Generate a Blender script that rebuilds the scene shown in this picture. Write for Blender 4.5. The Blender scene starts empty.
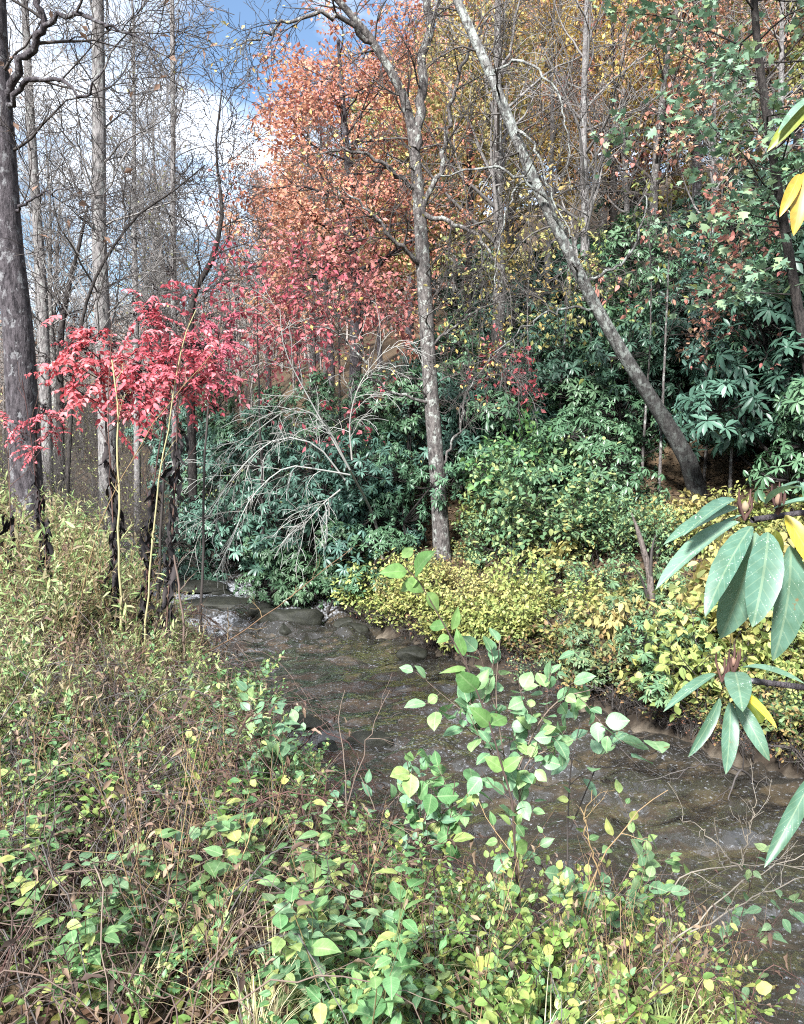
import bpy, math, random
import numpy as np
from mathutils import Vector, Matrix, Euler, noise as mnoise

rad = math.radians
scene = bpy.context.scene
COL = scene.collection
PITCH = rad(5.0); FPX = 512 / math.tan(rad(33.0)); EYE = np.array([0., 0., 3.0])
CP, SP = math.cos(PITCH), math.sin(PITCH)

def at(px, py, Y):
    """world point seen at photo pixel px,py, Y metres ahead"""
    a = (px - 402) / FPX; b = (512 - py) / FPX
    d = np.array([a, CP + b * SP, -SP + b * CP])
    return EYE + d * (Y / d[1])

def pix(p):
    d = np.asarray(p) - EYE
    z = d[..., 1] * CP - d[..., 2] * SP
    y = d[..., 1] * SP + d[..., 2] * CP
    z = np.where(z < 1e-3, 1e-3, z)
    return 402 + FPX * d[..., 0] / z, 512 - FPX * y / z, z

# ------------------------------------------------------------------ objects
def setp(o, label=None, cat=None, group=None, kind=None):
    if label: o['label'] = label
    if cat: o['category'] = cat
    if group: o['group'] = group
    if kind: o['kind'] = kind
    return o

def thing(name, label, cat, loc, group=None, rz=0, sc=1.0):
    o = bpy.data.objects.new(name, None); COL.objects.link(o)
    o.location = loc; o.rotation_euler = (0, 0, rz); o.scale = (sc,) * 3
    o.empty_display_size = .2
    return setp(o, label, cat, group)

KIDS = {}
def matroot(o): return o
def dup(root, loc, rz, sc=1.0, label=None, group=None, mats=None, tilt=(0, 0)):
    r = root.copy(); COL.objects.link(r)
    r.location = loc; r.rotation_euler = (tilt[0], tilt[1], rz)
    r.scale = (sc,) * 3 if np.isscalar(sc) else sc
    if label: r['label'] = label
    if group: r['group'] = group
    for ch in KIDS.get(root.name, []):
        c = ch.copy(); COL.objects.link(c); c.parent = r
        KIDS.setdefault(r.name, []).append(c)
        if mats and ch.name.split('.')[0] in mats:
            c.material_slots[0].link = 'OBJECT'
            c.material_slots[0].material = mats[ch.name.split('.')[0]]
    return r

def place(root, loc, rz, sc=1.0, label=None, group=None):
    root.location = loc; root.rotation_euler = (0, 0, rz)
    root.scale = (sc,) * 3 if np.isscalar(sc) else sc
    if label: root['label'] = label
    if group: root['group'] = group

# ------------------------------------------------------------------ geometry
class Geo:
    def __init__(self):
        self.v = []; self.f = []; self.r = []; self.uv = []; self.n = 0; self.useuv = False
    def add(self, verts, faces, rnd, uv=None):
        """verts (N,3); faces list of (M,k) int arrays; rnd list of (M,) arrays"""
        verts = np.asarray(verts, np.float64).reshape(-1, 3)
        for f, r in zip(faces, rnd):
            if len(f):
                self.f.append(np.asarray(f) + self.n); self.r.append(np.broadcast_to(r, (len(f),)))
        self.v.append(verts)
        if uv is None: uv = np.zeros((len(verts), 2))
        else: self.useuv = True
        self.uv.append(uv); self.n += len(verts)
        return self
    def build(self, name, mat, parent=None, origin=(0, 0, 0), smooth=True):
        me = bpy.data.meshes.new(name)
        v = np.concatenate(self.v) - np.asarray(origin, float) if self.v else np.zeros((0, 3))
        loops = np.concatenate([f.ravel() for f in self.f]).astype(np.int32)
        sizes = np.concatenate([np.full(len(f), f.shape[1]) for f in self.f]).astype(np.int32)
        rn = np.concatenate(self.r).astype(np.float32)
        starts = np.concatenate([[0], np.cumsum(sizes)[:-1]]).astype(np.int32)
        me.vertices.add(len(v)); me.vertices.foreach_set('co', v.astype(np.float32).ravel())
        me.loops.add(len(loops)); me.loops.foreach_set('vertex_index', loops)
        me.polygons.add(len(sizes)); me.polygons.foreach_set('loop_start', starts)
        me.polygons.foreach_set('loop_total', sizes)
        me.update(calc_edges=True)
        me.polygons.foreach_set('use_smooth', np.full(len(sizes), smooth))
        a = me.attributes.new('rnd', 'FLOAT', 'FACE'); a.data.foreach_set('value', rn)
        if self.useuv:
            uv = np.concatenate(self.uv)[loops]
            l = me.uv_layers.new(name='UVMap'); l.data.foreach_set('uv', uv.astype(np.float32).ravel())
        me.validate(verbose=False)
        for m in (mat if isinstance(mat, (list, tuple)) else [mat]): me.materials.append(m)
        o = bpy.data.objects.new(name, me); COL.objects.link(o)
        if parent is not None:
            o.parent = parent; KIDS.setdefault(parent.name, []).append(o)
        return o

def nz(a, ax=-1):
    return a / np.maximum(np.linalg.norm(a, axis=ax, keepdims=True), 1e-9)

def tubes(geo, P, R, sides=5, rnd=None, cap=False):
    P = np.asarray(P, float); R = np.asarray(R, float)
    if P.ndim == 2: P = P[None]; R = R[None]
    B, n, _ = P.shape
    if B == 0: return
    T = nz(np.gradient(P, axis=1))
    m = T.mean(1); ref = np.zeros((B, 3)); ref[np.arange(B), np.argmin(np.abs(m), 1)] = 1
    U = nz(np.cross(T, ref[:, None, :])); V = np.cross(T, U)
    th = np.arange(sides) * 2 * math.pi / sides
    ring = (np.cos(th)[:, None] * U[:, :, None, :] + np.sin(th)[:, None] * V[:, :, None, :])
    verts = P[:, :, None, :] + ring * R[:, :, None, None]
    b = np.arange(B)[:, None, None] * n * sides; k = np.arange(n - 1)[None, :, None] * sides; s = np.arange(sides)[None, None, :]
    s2 = (s + 1) % sides
    q = np.stack([b + k + s, b + k + s2, b + k + sides + s2, b + k + sides + s], -1).reshape(-1, 4)
    r = RNG.random(B) if rnd is None else np.broadcast_to(rnd, (B,))
    faces = [q]; rn = [np.repeat(r, (n - 1) * sides)]
    if cap:
        faces.append((np.arange(B)[:, None] * n * sides + (n - 1) * sides + np.arange(sides)[None])); rn.append(r)
    geo.add(verts, faces, rn)

RNG = np.random.default_rng(7)
def reseed(s):
    global RNG
    RNG = np.random.default_rng(s)

def smooth_poly(pts, n):
    """Catmull-Rom resample of a polyline to n points"""
    p = np.asarray(pts, float)
    if len(p) == 2:
        t = np.linspace(0, 1, n)[:, None]; return p[0] * (1 - t) + p[1] * t
    q = np.vstack([2 * p[0] - p[1], p, 2 * p[-1] - p[-2]])
    d = np.concatenate([[0], np.cumsum(np.linalg.norm(np.diff(p[:, :3], axis=0), axis=1))])
    u = np.interp(np.linspace(0, d[-1], n), d, np.arange(len(p)))
    i = np.minimum(u.astype(int), len(p) - 2); t = (u - i)[:, None]
    p0, p1, p2, p3 = q[i], q[i + 1], q[i + 2], q[i + 3]
    return .5 * ((2 * p1) + (-p0 + p2) * t + (2 * p0 - 5 * p1 + 4 * p2 - p3) * t ** 2 + (-p0 + 3 * p1 - 3 * p2 + p3) * t ** 3)

def grow(P, R, nc, t0, t1, ang, L, n=6, wig=.15, trop=0., rf=.5, tip=.25, rmax=9, asd=.2, Lt=0., down=0., flat=0.):
    """children branches of the branches P (B,m,3), R (B,m). L: absolute length (mean); Lt: shortening towards the tip"""
    B, m, _ = P.shape
    k = np.tile(np.arange(nc), B); b = np.repeat(np.arange(B), nc)
    t = t0 + (t1 - t0) * (k + RNG.random(B * nc)) / nc
    x = t * (m - 1); i = np.minimum(x.astype(int), m - 2); f = (x - i)[:, None]
    pos = P[b, i] * (1 - f) + P[b, i + 1] * f
    dirp = nz(P[b, i + 1] - P[b, i]); r = (R[b, i] * (1 - f[:, 0]) + R[b, i + 1] * f[:, 0])
    ref = np.where(np.abs(dirp[:, 2:3]) > .9, np.array([[1., 0, 0]]), np.array([[0, 0, 1.]]))
    u = nz(np.cross(dirp, ref)); v = np.cross(dirp, u)
    az = 2.39996 * k + np.repeat(RNG.random(B) * 6.28, nc) + RNG.normal(0, .5, B * nc)
    a = ang + RNG.normal(0, asd, B * nc)
    side = np.cos(az)[:, None] * u + np.sin(az)[:, None] * v
    if flat: side = nz(side * np.array([1, 1, 1 - flat]))
    d = nz(dirp * np.cos(a)[:, None] + side * np.sin(a)[:, None])
    ln = L * (1 - Lt * (t - t0) / max(t1 - t0, 1e-6)) * RNG.uniform(.65, 1.3, B * nc)
    st = (ln / (n - 1))[:, None]
    C = np.zeros((B * nc, n, 3)); C[:, 0] = pos
    up = np.array([0, 0, 1.])
    for j in range(1, n):
        d = nz(d + RNG.normal(0, wig, d.shape) + up * trop / (n - 1) - up * down * j / (n - 1) ** 2)
        C[:, j] = C[:, j - 1] + d * st
    r0 = np.minimum(r * rf, rmax)
    CR = r0[:, None] * np.linspace(1, tip, n)[None]
    return C, CR

def trunk(p0, p1, r0, r1, n=14, wob=.02, flare=.35):
    p0 = np.asarray(p0, float); p1 = np.asarray(p1, float)
    t = np.linspace(0, 1, n)[:, None]
    L = np.linalg.norm(p1 - p0)
    P = p0 * (1 - t) + p1 * t
    w = RNG.normal(0, wob * L, (n, 3)); w[0] = 0; w[:, 2] = 0
    w = np.cumsum(w, 0) / np.sqrt(n); w = (w + np.roll(w, 1, 0) + np.roll(w, -1, 0)) / 3; w[0] = 0
    R = (r0 * (1 - t) + r1 * t)[:, 0] * (1 + flare * np.exp(-t[:, 0] * 14))
    return (P + w)[None], R[None]

# leaf templates: x = width, y = length, z = up
def leaf_tpl(rows, fold=.25, curl=.25, wave=0.):
    """rows: list of (y, halfwidth) between base and tip"""
    V = [(0, 0, 0)]; UV = [(.5, 0)]
    wm = max(w for _, w in rows)
    for j, (y, w) in enumerate(rows):
        z = -curl * y * y
        wv = wave * (1 if j % 2 else -1)
        V += [(-w, y, z + fold * w + wv), (0, y, z), (w, y, z + fold * w - wv)]
        UV += [(.5 - .5 * w / wm, y), (.5, y), (.5 + .5 * w / wm, y)]
    V.append((0, 1, -curl)); UV.append((.5, 1))
    tri = [(0, 2, 1), (0, 3, 2)]; quad = []
    for j in range(len(rows) - 1):
        a = 1 + 3 * j; b = a + 3
        quad += [(a, a + 1, b + 1, b), (a + 1, a + 2, b + 2, b + 1)]
    a = 1 + 3 * (len(rows) - 1); t = len(V) - 1
    tri += [(a, a + 1, t), (a + 1, a + 2, t)]
    return np.array(V, float), [np.array(tri, int), np.array(quad, int).reshape(-1, 4)], np.array(UV, float)

def lobed_tpl(lobes=5, fold=.1):
    V = [(0, .35, 0), (0, 0, 0)]
    n = lobes * 2 + 1
    for i in range(n):
        a = rad(-130 + 260 * i / (n - 1))
        r = (.34 if i % 2 == 0 else .62) if 0 < i < n - 1 else .42
        if i == lobes: r = .65
        V.append((math.sin(a) * r, .35 + math.cos(a) * r, fold * abs(math.sin(a)) - .08 * r))
    tri = [(0, 2 + i + 1, 2 + i) for i in range(n - 1)] + [(0, 2, 1), (0, 1, 1 + n)]
    V = np.array(V, float)
    return V, [np.array(tri, int), np.zeros((0, 4), int)], np.c_[V[:, 0] + .5, V[:, 1]]

FAR = (np.array([(0, 0, 0), (-.28, .45, .06), (.28, .45, .06), (0, 1, -.12)]), [np.array([(0, 3, 1), (0, 2, 3)]), np.zeros((0, 4), int)], np.array([(.5, 0), (0, .5), (1, .5), (.5, 1)]))
OVATE = leaf_tpl([(.18, .22), (.42, .3), (.72, .19)], .22, .22)
OVATE_HI = leaf_tpl([(.06, .09), (.17, .22), (.32, .29), (.5, .28), (.68, .21), (.84, .1), (.93, .035)], .2, .22, .006)
ROUND = leaf_tpl([(.15, .27), (.45, .4), (.8, .26)], .18, .15)
BIGROUND = leaf_tpl([(.06, .13), (.17, .28), (.32, .37), (.5, .38), (.68, .31), (.83, .18), (.93, .07)], .16, .2, .008)
LANCE = leaf_tpl([(.2, .075), (.5, .095), (.8, .05)], .3, .35)
RHODO_FAR = leaf_tpl([(.3, .12), (.7, .14)], .25, .3)
RHODO_HI = leaf_tpl([(.04, .05), (.12, .1), (.25, .15), (.42, .18), (.6, .18), (.78, .14), (.9, .085), (.96, .04)], .3, .3)
MAPLE = lobed_tpl(5)
DEAD = leaf_tpl([(.15, .1), (.35, .16), (.6, .12), (.8, .07)], .9, .3, .05)

def leaves(geo, tpl, pos, d, nrm, size, rnd=None, wid=1.):
    V, F, UV = tpl
    pos = np.asarray(pos, float).reshape(-1, 3); N = len(pos)
    if N == 0: return
    d = nz(np.broadcast_to(d, (N, 3))); X = nz(np.cross(d, np.broadcast_to(nrm, (N, 3)))); Z = np.cross(X, d)
    s = np.broadcast_to(size, (N,))[:, None, None]
    w = np.broadcast_to(wid, (N,))[:, None, None]
    verts = pos[:, None] + s * (w * V[None, :, 0:1] * X[:, None] + V[None, :, 1:2] * d[:, None] + V[None, :, 2:3] * Z[:, None])
    off = (np.arange(N) * len(V))[:, None, None]
    r = RNG.random(N) if rnd is None else np.broadcast_to(rnd, (N,))
    fs = []; rs = []
    for f in F:
        if len(f):
            fs.append((f[None] + off).reshape(-1, f.shape[1])); rs.append(np.repeat(r, len(f)))
    geo.add(verts, fs, rs, np.tile(UV, (N, 1)))

def along(P, k, t0=.1, t1=1.):
    """k points along each branch: pos, dir"""
    B, m, _ = P.shape
    b = np.repeat(np.arange(B), k); t = t0 + (t1 - t0) * (np.tile(np.arange(k), B) + RNG.random(B * k)) / k
    x = t * (m - 1); i = np.minimum(x.astype(int), m - 2); f = (x - i)[:, None]
    return P[b, i] * (1 - f) + P[b, i + 1] * f, nz(P[b, i + 1] - P[b, i])

def patchy(p, sc, seed):
    r = np.random.default_rng(seed); s = 0
    for _ in range(9):
        a = nz(r.normal(0, 1, 3)); s = s + np.sin(p @ a * 6.283 / (sc * r.uniform(.6, 1.7)) + r.uniform(0, 6.28))
    return s / 9 ** .5

def twig_leaves(geo, tpl, P, k, size, out=.9, droop=.3, t0=.15, clump=0., rnd=None, keep=1., jit=.0, szvar=.3, wid=1.):
    pos, d = along(P, k, t0)
    if keep < 1:
        m = RNG.random(len(pos)) < keep; pos, d = pos[m], d[m]
    if clump:
        m = patchy(pos, clump, 5) > RNG.normal(.05, .3, len(pos)); pos, d = pos[m], d[m]
    N = len(pos)
    if jit: pos = pos + RNG.normal(0, jit, (N, 3))
    ld = nz(d + RNG.normal(0, out, (N, 3)) - np.array([0, 0, droop]))
    nr = nz(RNG.normal(0, .45 if tpl is not FAR else .75, (N, 3)) + np.array([0, -.25 if tpl is FAR else 0, 1.]))
    leaves(geo, tpl, pos, ld, nr, size * RNG.uniform(1 - szvar, 1 + szvar, N), rnd, wid)

# ------------------------------------------------------------------ materials
MATS = {}
class NT:
    def __init__(self, name):
        self.m = bpy.data.materials.new(name); self.m.use_nodes = True
        self.t = self.m.node_tree; self.t.nodes.clear()
        self.out = self.n('ShaderNodeOutputMaterial')
    def n(self, typ, **kw):
        x = self.t.nodes.new(typ)
        for k, v in kw.items():
            if k.startswith('i_'):
                x.inputs[k[2:].replace('_', ' ')].default_value = v
            else: setattr(x, k, v)
        return x
    def l(self, a, b): self.t.links.new(a, b)
    def ramp(self, fac, stops, interp='LINEAR'):
        r = self.n('ShaderNodeValToRGB'); r.color_ramp.interpolation = interp
        e = r.color_ramp.elements
        while len(e) > 1: e.remove(e[-1])
        e[0].position = stops[0][0]; e[0].color = (*stops[0][1], 1)
        for p, c in stops[1:]:
            x = e.new(p); x.color = (*c, 1)
        self.l(fac, r.inputs[0]); return r
    def mix(self, fac, a, b, mode='MIX'):
        x = self.n('ShaderNodeMix', data_type='RGBA', blend_type=mode)
        for s, v in ((x.inputs[0], fac), (x.inputs[6], a), (x.inputs[7], b)):
            if isinstance(v, (int, float)): s.default_value = v
            elif isinstance(v, tuple): s.default_value = (*v, 1)
            else: self.l(v, s)
        return x.outputs[2]
    def math(self, op, a, b=0., c=0.):
        x = self.n('ShaderNodeMath', operation=op)
        for s, v in zip(x.inputs, (a, b, c)):
            if isinstance(v, (int, float)): s.default_value = v
            else: self.l(v, s)
        return x.outputs[0]
    def noise(self, scale, detail=4, vec=None, rough=.55):
        x = self.n('ShaderNodeTexNoise'); x.inputs['Scale'].default_value = scale
        x.inputs['Detail'].default_value = detail; x.inputs['Roughness'].default_value = rough
        if vec is not None: self.l(vec, x.inputs['Vector'])
        return x.outputs[0]
    def coord(self, what='Object'):
        return self.n('ShaderNodeTexCoord').outputs[what]
    def mapped(self, scale, what='Object', rot=(0, 0, 0)):
        m = self.n('ShaderNodeMapping'); m.inputs['Scale'].default_value = scale; m.inputs['Rotation'].default_value = rot
        self.l(self.coord(what), m.inputs[0]); return m.outputs[0]

def even(cols):
    n = len(cols)
    return [(i / max(n - 1, 1), c) for i, c in enumerate(cols)]

def leaf_mat(name, cols, rough=.5, trans=.3, veins=0., spots=0., spec=.35, huevar=.02):
    if name in MATS: return MATS[name]
    k = NT(name)
    a = k.n('ShaderNodeAttribute', attribute_name='rnd')
    c = k.ramp(a.outputs['Fac'], even(cols)).outputs[0]
    oi = k.n('ShaderNodeObjectInfo')
    hs = k.n('ShaderNodeHueSaturation')
    k.l(c, hs.inputs['Color'])
    k.l(k.math('MULTIPLY_ADD', oi.outputs['Random'], huevar * 2, .5 - huevar), hs.inputs['Hue'])
    k.l(k.math('MULTIPLY_ADD', oi.outputs['Random'], .3, .85), hs.inputs['Value'])
    c = hs.outputs[0]
    if veins:
        uv = k.n('ShaderNodeUVMap'); sep = k.n('ShaderNodeSeparateXYZ'); k.l(uv.outputs[0], sep.inputs[0])
        du = k.math('ABSOLUTE', k.math('SUBTRACT', sep.outputs[0], .5))
        mid = k.math('LESS_THAN', du, .035)
        ph = k.math('MULTIPLY', k.math('SUBTRACT', sep.outputs[1], k.math('MULTIPLY', du, .45)), 9.)
        lat = k.math('LESS_THAN', k.math('ABSOLUTE', k.math('SUBTRACT', k.math('FRACT', ph), .5)), .07)
        vv = k.math('MAXIMUM', mid, k.math('MULTIPLY', lat, .5))
        light = k.mix(.5, c, (.45, .5, .3))
        c = k.mix(k.math('MULTIPLY', vv, veins), c, light)
        blo = k.noise(35, 3, k.coord('Object'))
        c = k.mix(k.ramp(blo, [(.4, (0, 0, 0)), (.68, (.75, .75, .75))]).outputs[0], c, k.mix(.6, c, (.02, .05, .015)))
    if veins:
        bs = k.noise(22, 5, k.coord('Object'), .7)
        c = k.mix(k.ramp(bs, [(.66, (0, 0, 0)), (.70, (.8, .8, .8))]).outputs[0], c, (.16, .10, .045))
    if spots:
        v = k.n('ShaderNodeTexVoronoi'); v.inputs['Scale'].default_value = 300; k.l(k.coord('Object'), v.inputs['Vector'])
        nn = k.noise(40, 3, k.coord('Object'))
        thr = k.math('MULTIPLY', k.math('POWER', nn, 4), 1.7)
        c = k.mix(k.math('MULTIPLY', k.math('LESS_THAN', v.outputs['Distance'], thr), spots), c, (.4, .46, .4))
    p = k.n('ShaderNodeBsdfPrincipled'); p.inputs['Roughness'].default_value = rough
    p.inputs['Specular IOR Level'].default_value = spec
    k.l(c, p.inputs['Base Color'])
    if trans:
        t = k.n('ShaderNodeBsdfTranslucent'); k.l(k.mix(.35, c, (.2, .36, .10), 'MIX') if veins else c, t.inputs[0])
        mx = k.n('ShaderNodeMixShader'); mx.inputs[0].default_value = trans
        k.l(p.outputs[0], mx.inputs[1]); k.l(t.outputs[0], mx.inputs[2]); k.l(mx.outputs[0], k.out.inputs[0])
    else: k.l(p.outputs[0], k.out.inputs[0])
    MATS[name] = k.m; return k.m

def bark_mat(name, dark, mid, lichen=None, lich_amt=.5, scale=1., rough=.9, bump=1., streak=.32, wet=0):
    if name in MATS: return MATS[name]
    k = NT(name)
    v = k.mapped((scale, scale, scale * streak))
    n1 = k.noise(26, 6, v, .7); n2 = k.noise(70, 3, v)
    c = k.ramp(n1, [(.36, dark), (.52, mid), (.7, tuple(min(1, x * 1.7) for x in mid))]).outputs[0]
    if lichen:
        n3 = k.noise(10 * scale, 7, k.mapped((1, 1, .75)), .72)
        msk = k.ramp(n3, [(.64 - .2 * lich_amt, (0, 0, 0)), (.69 - .2 * lich_amt, (1, 1, 1))]).outputs[0]
        lic = k.ramp(n2, [(.3, tuple(x * .6 for x in lichen)), (.7, lichen)]).outputs[0]
        c = k.mix(k.math('MULTIPLY', msk, .85), c, lic)
    p = k.n('ShaderNodeBsdfPrincipled'); p.inputs['Roughness'].default_value = rough
    p.inputs['Specular IOR Level'].default_value = .2
    b = k.n('ShaderNodeBump'); b.inputs['Strength'].default_value = bump; b.inputs['Distance'].default_value = .03 / scale
    k.l(k.math('ADD', n1, k.math('MULTIPLY', n2, .3)), b.inputs['Height']); k.l(b.outputs[0], p.inputs['Normal'])
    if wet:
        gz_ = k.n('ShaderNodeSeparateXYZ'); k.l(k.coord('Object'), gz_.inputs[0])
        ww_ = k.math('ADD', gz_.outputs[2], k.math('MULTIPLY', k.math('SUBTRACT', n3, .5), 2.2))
        c = k.mix(k.ramp(k.math('DIVIDE', ww_, wet), [(.45, (1, 1, 1)), (1., (0, 0, 0))]).outputs[0], c, k.mix(.8, c, (.008, .007, .007)))  # bark colour goes darker towards the base, with a ragged upper edge
    k.l(c, p.inputs['Base Color']); k.l(p.outputs[0], k.out.inputs[0])
    MATS[name] = k.m; return k.m

def stem_mat(name, cols, rough=.8):
    if name in MATS: return MATS[name]
    k = NT(name)
    a = k.n('ShaderNodeAttribute', attribute_name='rnd')
    c = k.ramp(a.outputs['Fac'], even(cols)).outputs[0]
    n = k.noise(30, 4, k.coord('Object'))
    c = k.mix(k.math('MULTIPLY', n, .6), c, k.mix(1., c, (.45, .42, .4), 'MULTIPLY'))
    p = k.n('ShaderNodeBsdfPrincipled'); p.inputs['Roughness'].default_value = rough; p.inputs['Specular IOR Level'].default_value = .2
    k.l(c, p.inputs['Base Color']); k.l(p.outputs[0], k.out.inputs[0])
    MATS[name] = k.m; return k.m
# ------------------------------------------------------------------ render, camera, light
scene.render.engine = 'CYCLES'
cy = scene.cycles
cy.max_bounces = 7; cy.diffuse_bounces = 4; cy.glossy_bounces = 3; cy.transmission_bounces = 4; cy.transparent_max_bounces = 8
cy.caustics_reflective = False; cy.caustics_refractive = False
cy.use_adaptive_sampling = True; cy.adaptive_threshold = .01
cy.use_denoising = False; cy.sample_clamp_indirect = 6; cy.sample_clamp_direct = 10
cy.filter_width = 1.1
vs = scene.view_settings; vs.view_transform = 'Standard'; vs.look = 'None'; vs.exposure = 1.95; vs.gamma = 1.0
cam = bpy.data.cameras.new('camera'); cam.sensor_fit = 'VERTICAL'; cam.angle = rad(66); cam.clip_start = .05; cam.clip_end = 3000
co = bpy.data.objects.new('camera', cam); COL.objects.link(co); co.location = EYE; co.rotation_euler = (rad(90) - PITCH, 0, 0)
scene.camera = co

SUN_AZ, SUN_EL = rad(205), rad(38)      # azimuth clockwise from +Y: behind the camera, to the left
sdir = Vector((math.sin(SUN_AZ) * math.cos(SUN_EL), math.cos(SUN_AZ) * math.cos(SUN_EL), math.sin(SUN_EL)))
sl = bpy.data.lights.new('sun', 'SUN'); sl.energy = 4.4; sl.angle = rad(7); sl.color = (1, .99, .975)
so = bpy.data.objects.new('sun', sl); COL.objects.link(so); so.rotation_euler = (-sdir).to_track_quat('-Z', 'Y').to_euler()

w = bpy.data.worlds.new('World'); scene.world = w; w.use_nodes = True
t = w.node_tree; t.nodes.clear()
N = t.nodes.new; Lk = t.links.new
wo = N('ShaderNodeOutputWorld'); bg = N('ShaderNodeBackground'); bg.inputs[1].default_value = .06
sky = N('ShaderNodeTexSky'); sky.sky_type = 'NISHITA'; sky.sun_disc = False; sky.sun_elevation = SUN_EL; sky.sun_rotation = SUN_AZ
sky.air_density = 1.2; sky.dust_density = .3; sky.ozone_density = 3.0
tc = N('ShaderNodeTexCoord'); sep = N('ShaderNodeSeparateXYZ'); Lk(tc.outputs['Generated'], sep.inputs[0])
def M(op, a, b=0.):
    x = N('ShaderNodeMath'); x.operation = op
    for s, v in zip(x.inputs, (a, b)):
        if isinstance(v, (int, float)): s.default_value = v
        else: Lk(v, s)
    return x.outputs[0]
dz = M('ADD', M('MAXIMUM', sep.outputs[2], 0.), .12)
cmb = N('ShaderNodeCombineXYZ'); Lk(M('DIVIDE', sep.outputs[0], dz), cmb.inputs[0]); Lk(M('DIVIDE', sep.outputs[1], dz), cmb.inputs[1])
CLOUD_SEED = 21.1; cmb.inputs[2].default_value = CLOUD_SEED
no = N('ShaderNodeTexNoise'); no.inputs['Scale'].default_value = 1.35; no.inputs['Detail'].default_value = 9; no.inputs['Roughness'].default_value = .55
Lk(cmb.outputs[0], no.inputs['Vector'])
cr = N('ShaderNodeValToRGB'); cr.color_ramp.elements[0].position = .47; cr.color_ramp.elements[1].position = .60
fill_cov = M('ADD', M('MULTIPLY', M('MAXIMUM', M('SUBTRACT', sep.outputs[2], .5), 0.), .6), M('MULTIPLY', M('MAXIMUM', M('MULTIPLY', sep.outputs[1], -1.), 0.), .12))  # extra unseen cloud overhead and behind the camera, added for fill and reflections
Lk(M('ADD', no.outputs[0], fill_cov), cr.inputs[0])
cmask = cr.outputs[0]
mx = N('ShaderNodeMix'); mx.data_type = 'RGBA'; Lk(cmask, mx.inputs[0]); Lk(sky.outputs[0], mx.inputs[6]); mx.inputs[7].default_value = (7.2, 7.9, 9.0, 1)
Lk(mx.outputs[2], bg.inputs[0]); Lk(bg.outputs[0], wo.inputs[0])

# ------------------------------------------------------------------ terrain
CL = np.array([(20., -7), (13, -2.2), (8, .6), (4.6, 3.0), (2.6, 5.0), (1.0, 7.3), (-.35, 9.6), (-1.5, 11.8), (-3.2, 14.6), (-6.5, 18.5), (-12, 23), (-20, 28), (-34, 34), (-60, 44)])
CL = smooth_poly(np.c_[CL, np.zeros(len(CL))], 260)[:, :2]
CT = nz(np.gradient(CL, axis=0)); CD = np.concatenate([[0], np.cumsum(np.linalg.norm(np.diff(CL, axis=0), axis=1))])
WID = np.interp(CL[:, 1], [-8, 3, 6, 9, 12, 15, 30], [2.2, 1.9, 1.85, 1.65, 1.35, 1.25, 1.2])
LEDGE = float(np.interp(12.9, CL[:, 1], CD))
def wave(x, y, seed, n=6, l0=1., l1=6.):
    r = np.random.default_rng(seed); s = 0
    for _ in range(n):
        lam = math.exp(r.uniform(math.log(l0), math.log(l1))); a = r.uniform(0, 6.28)
        s = s + lam ** .8 * np.sin((x * math.cos(a) + y * math.sin(a)) * 6.283 / lam + r.uniform(0, 6.28))
    return s / n
def sst(a, b, x):
    t = np.clip((x - a) / (b - a), 0, 1); return t * t * (3 - 2 * t)
def stream(x, y):
    x = np.asarray(x, float); y = np.asarray(y, float); sh = x.shape
    x = x.ravel(); y = y.ravel(); s = np.empty(len(x)); d = np.empty(len(x)); w_ = np.empty(len(x))
    for i in range(0, len(x), 20000):
        a, b = x[i:i + 20000], y[i:i + 20000]
        D = (a[:, None] - CL[None, :, 0]) ** 2 + (b[:, None] - CL[None, :, 1]) ** 2
        j = D.argmin(1)
        dx, dy = a - CL[j, 0], b - CL[j, 1]
        cr_ = CT[j, 0] * dy - CT[j, 1] * dx          # + = left of travel (upstream) direction
        s[i:i + 20000] = -np.sign(cr_) * np.sqrt(D[np.arange(len(a)), j])
        d[i:i + 20000] = CD[j] + dx * CT[j, 0] + dy * CT[j, 1]; w_[i:i + 20000] = WID[j]
    return s.reshape(sh), d.reshape(sh), w_.reshape(sh)
def water_z(d):
    return .22 * sst(LEDGE - .25, LEDGE + .25, d) + .12 * sst(LEDGE + 1.6, LEDGE + 2.1, d) + .012 * np.maximum(d - LEDGE - 2, 0)
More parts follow.
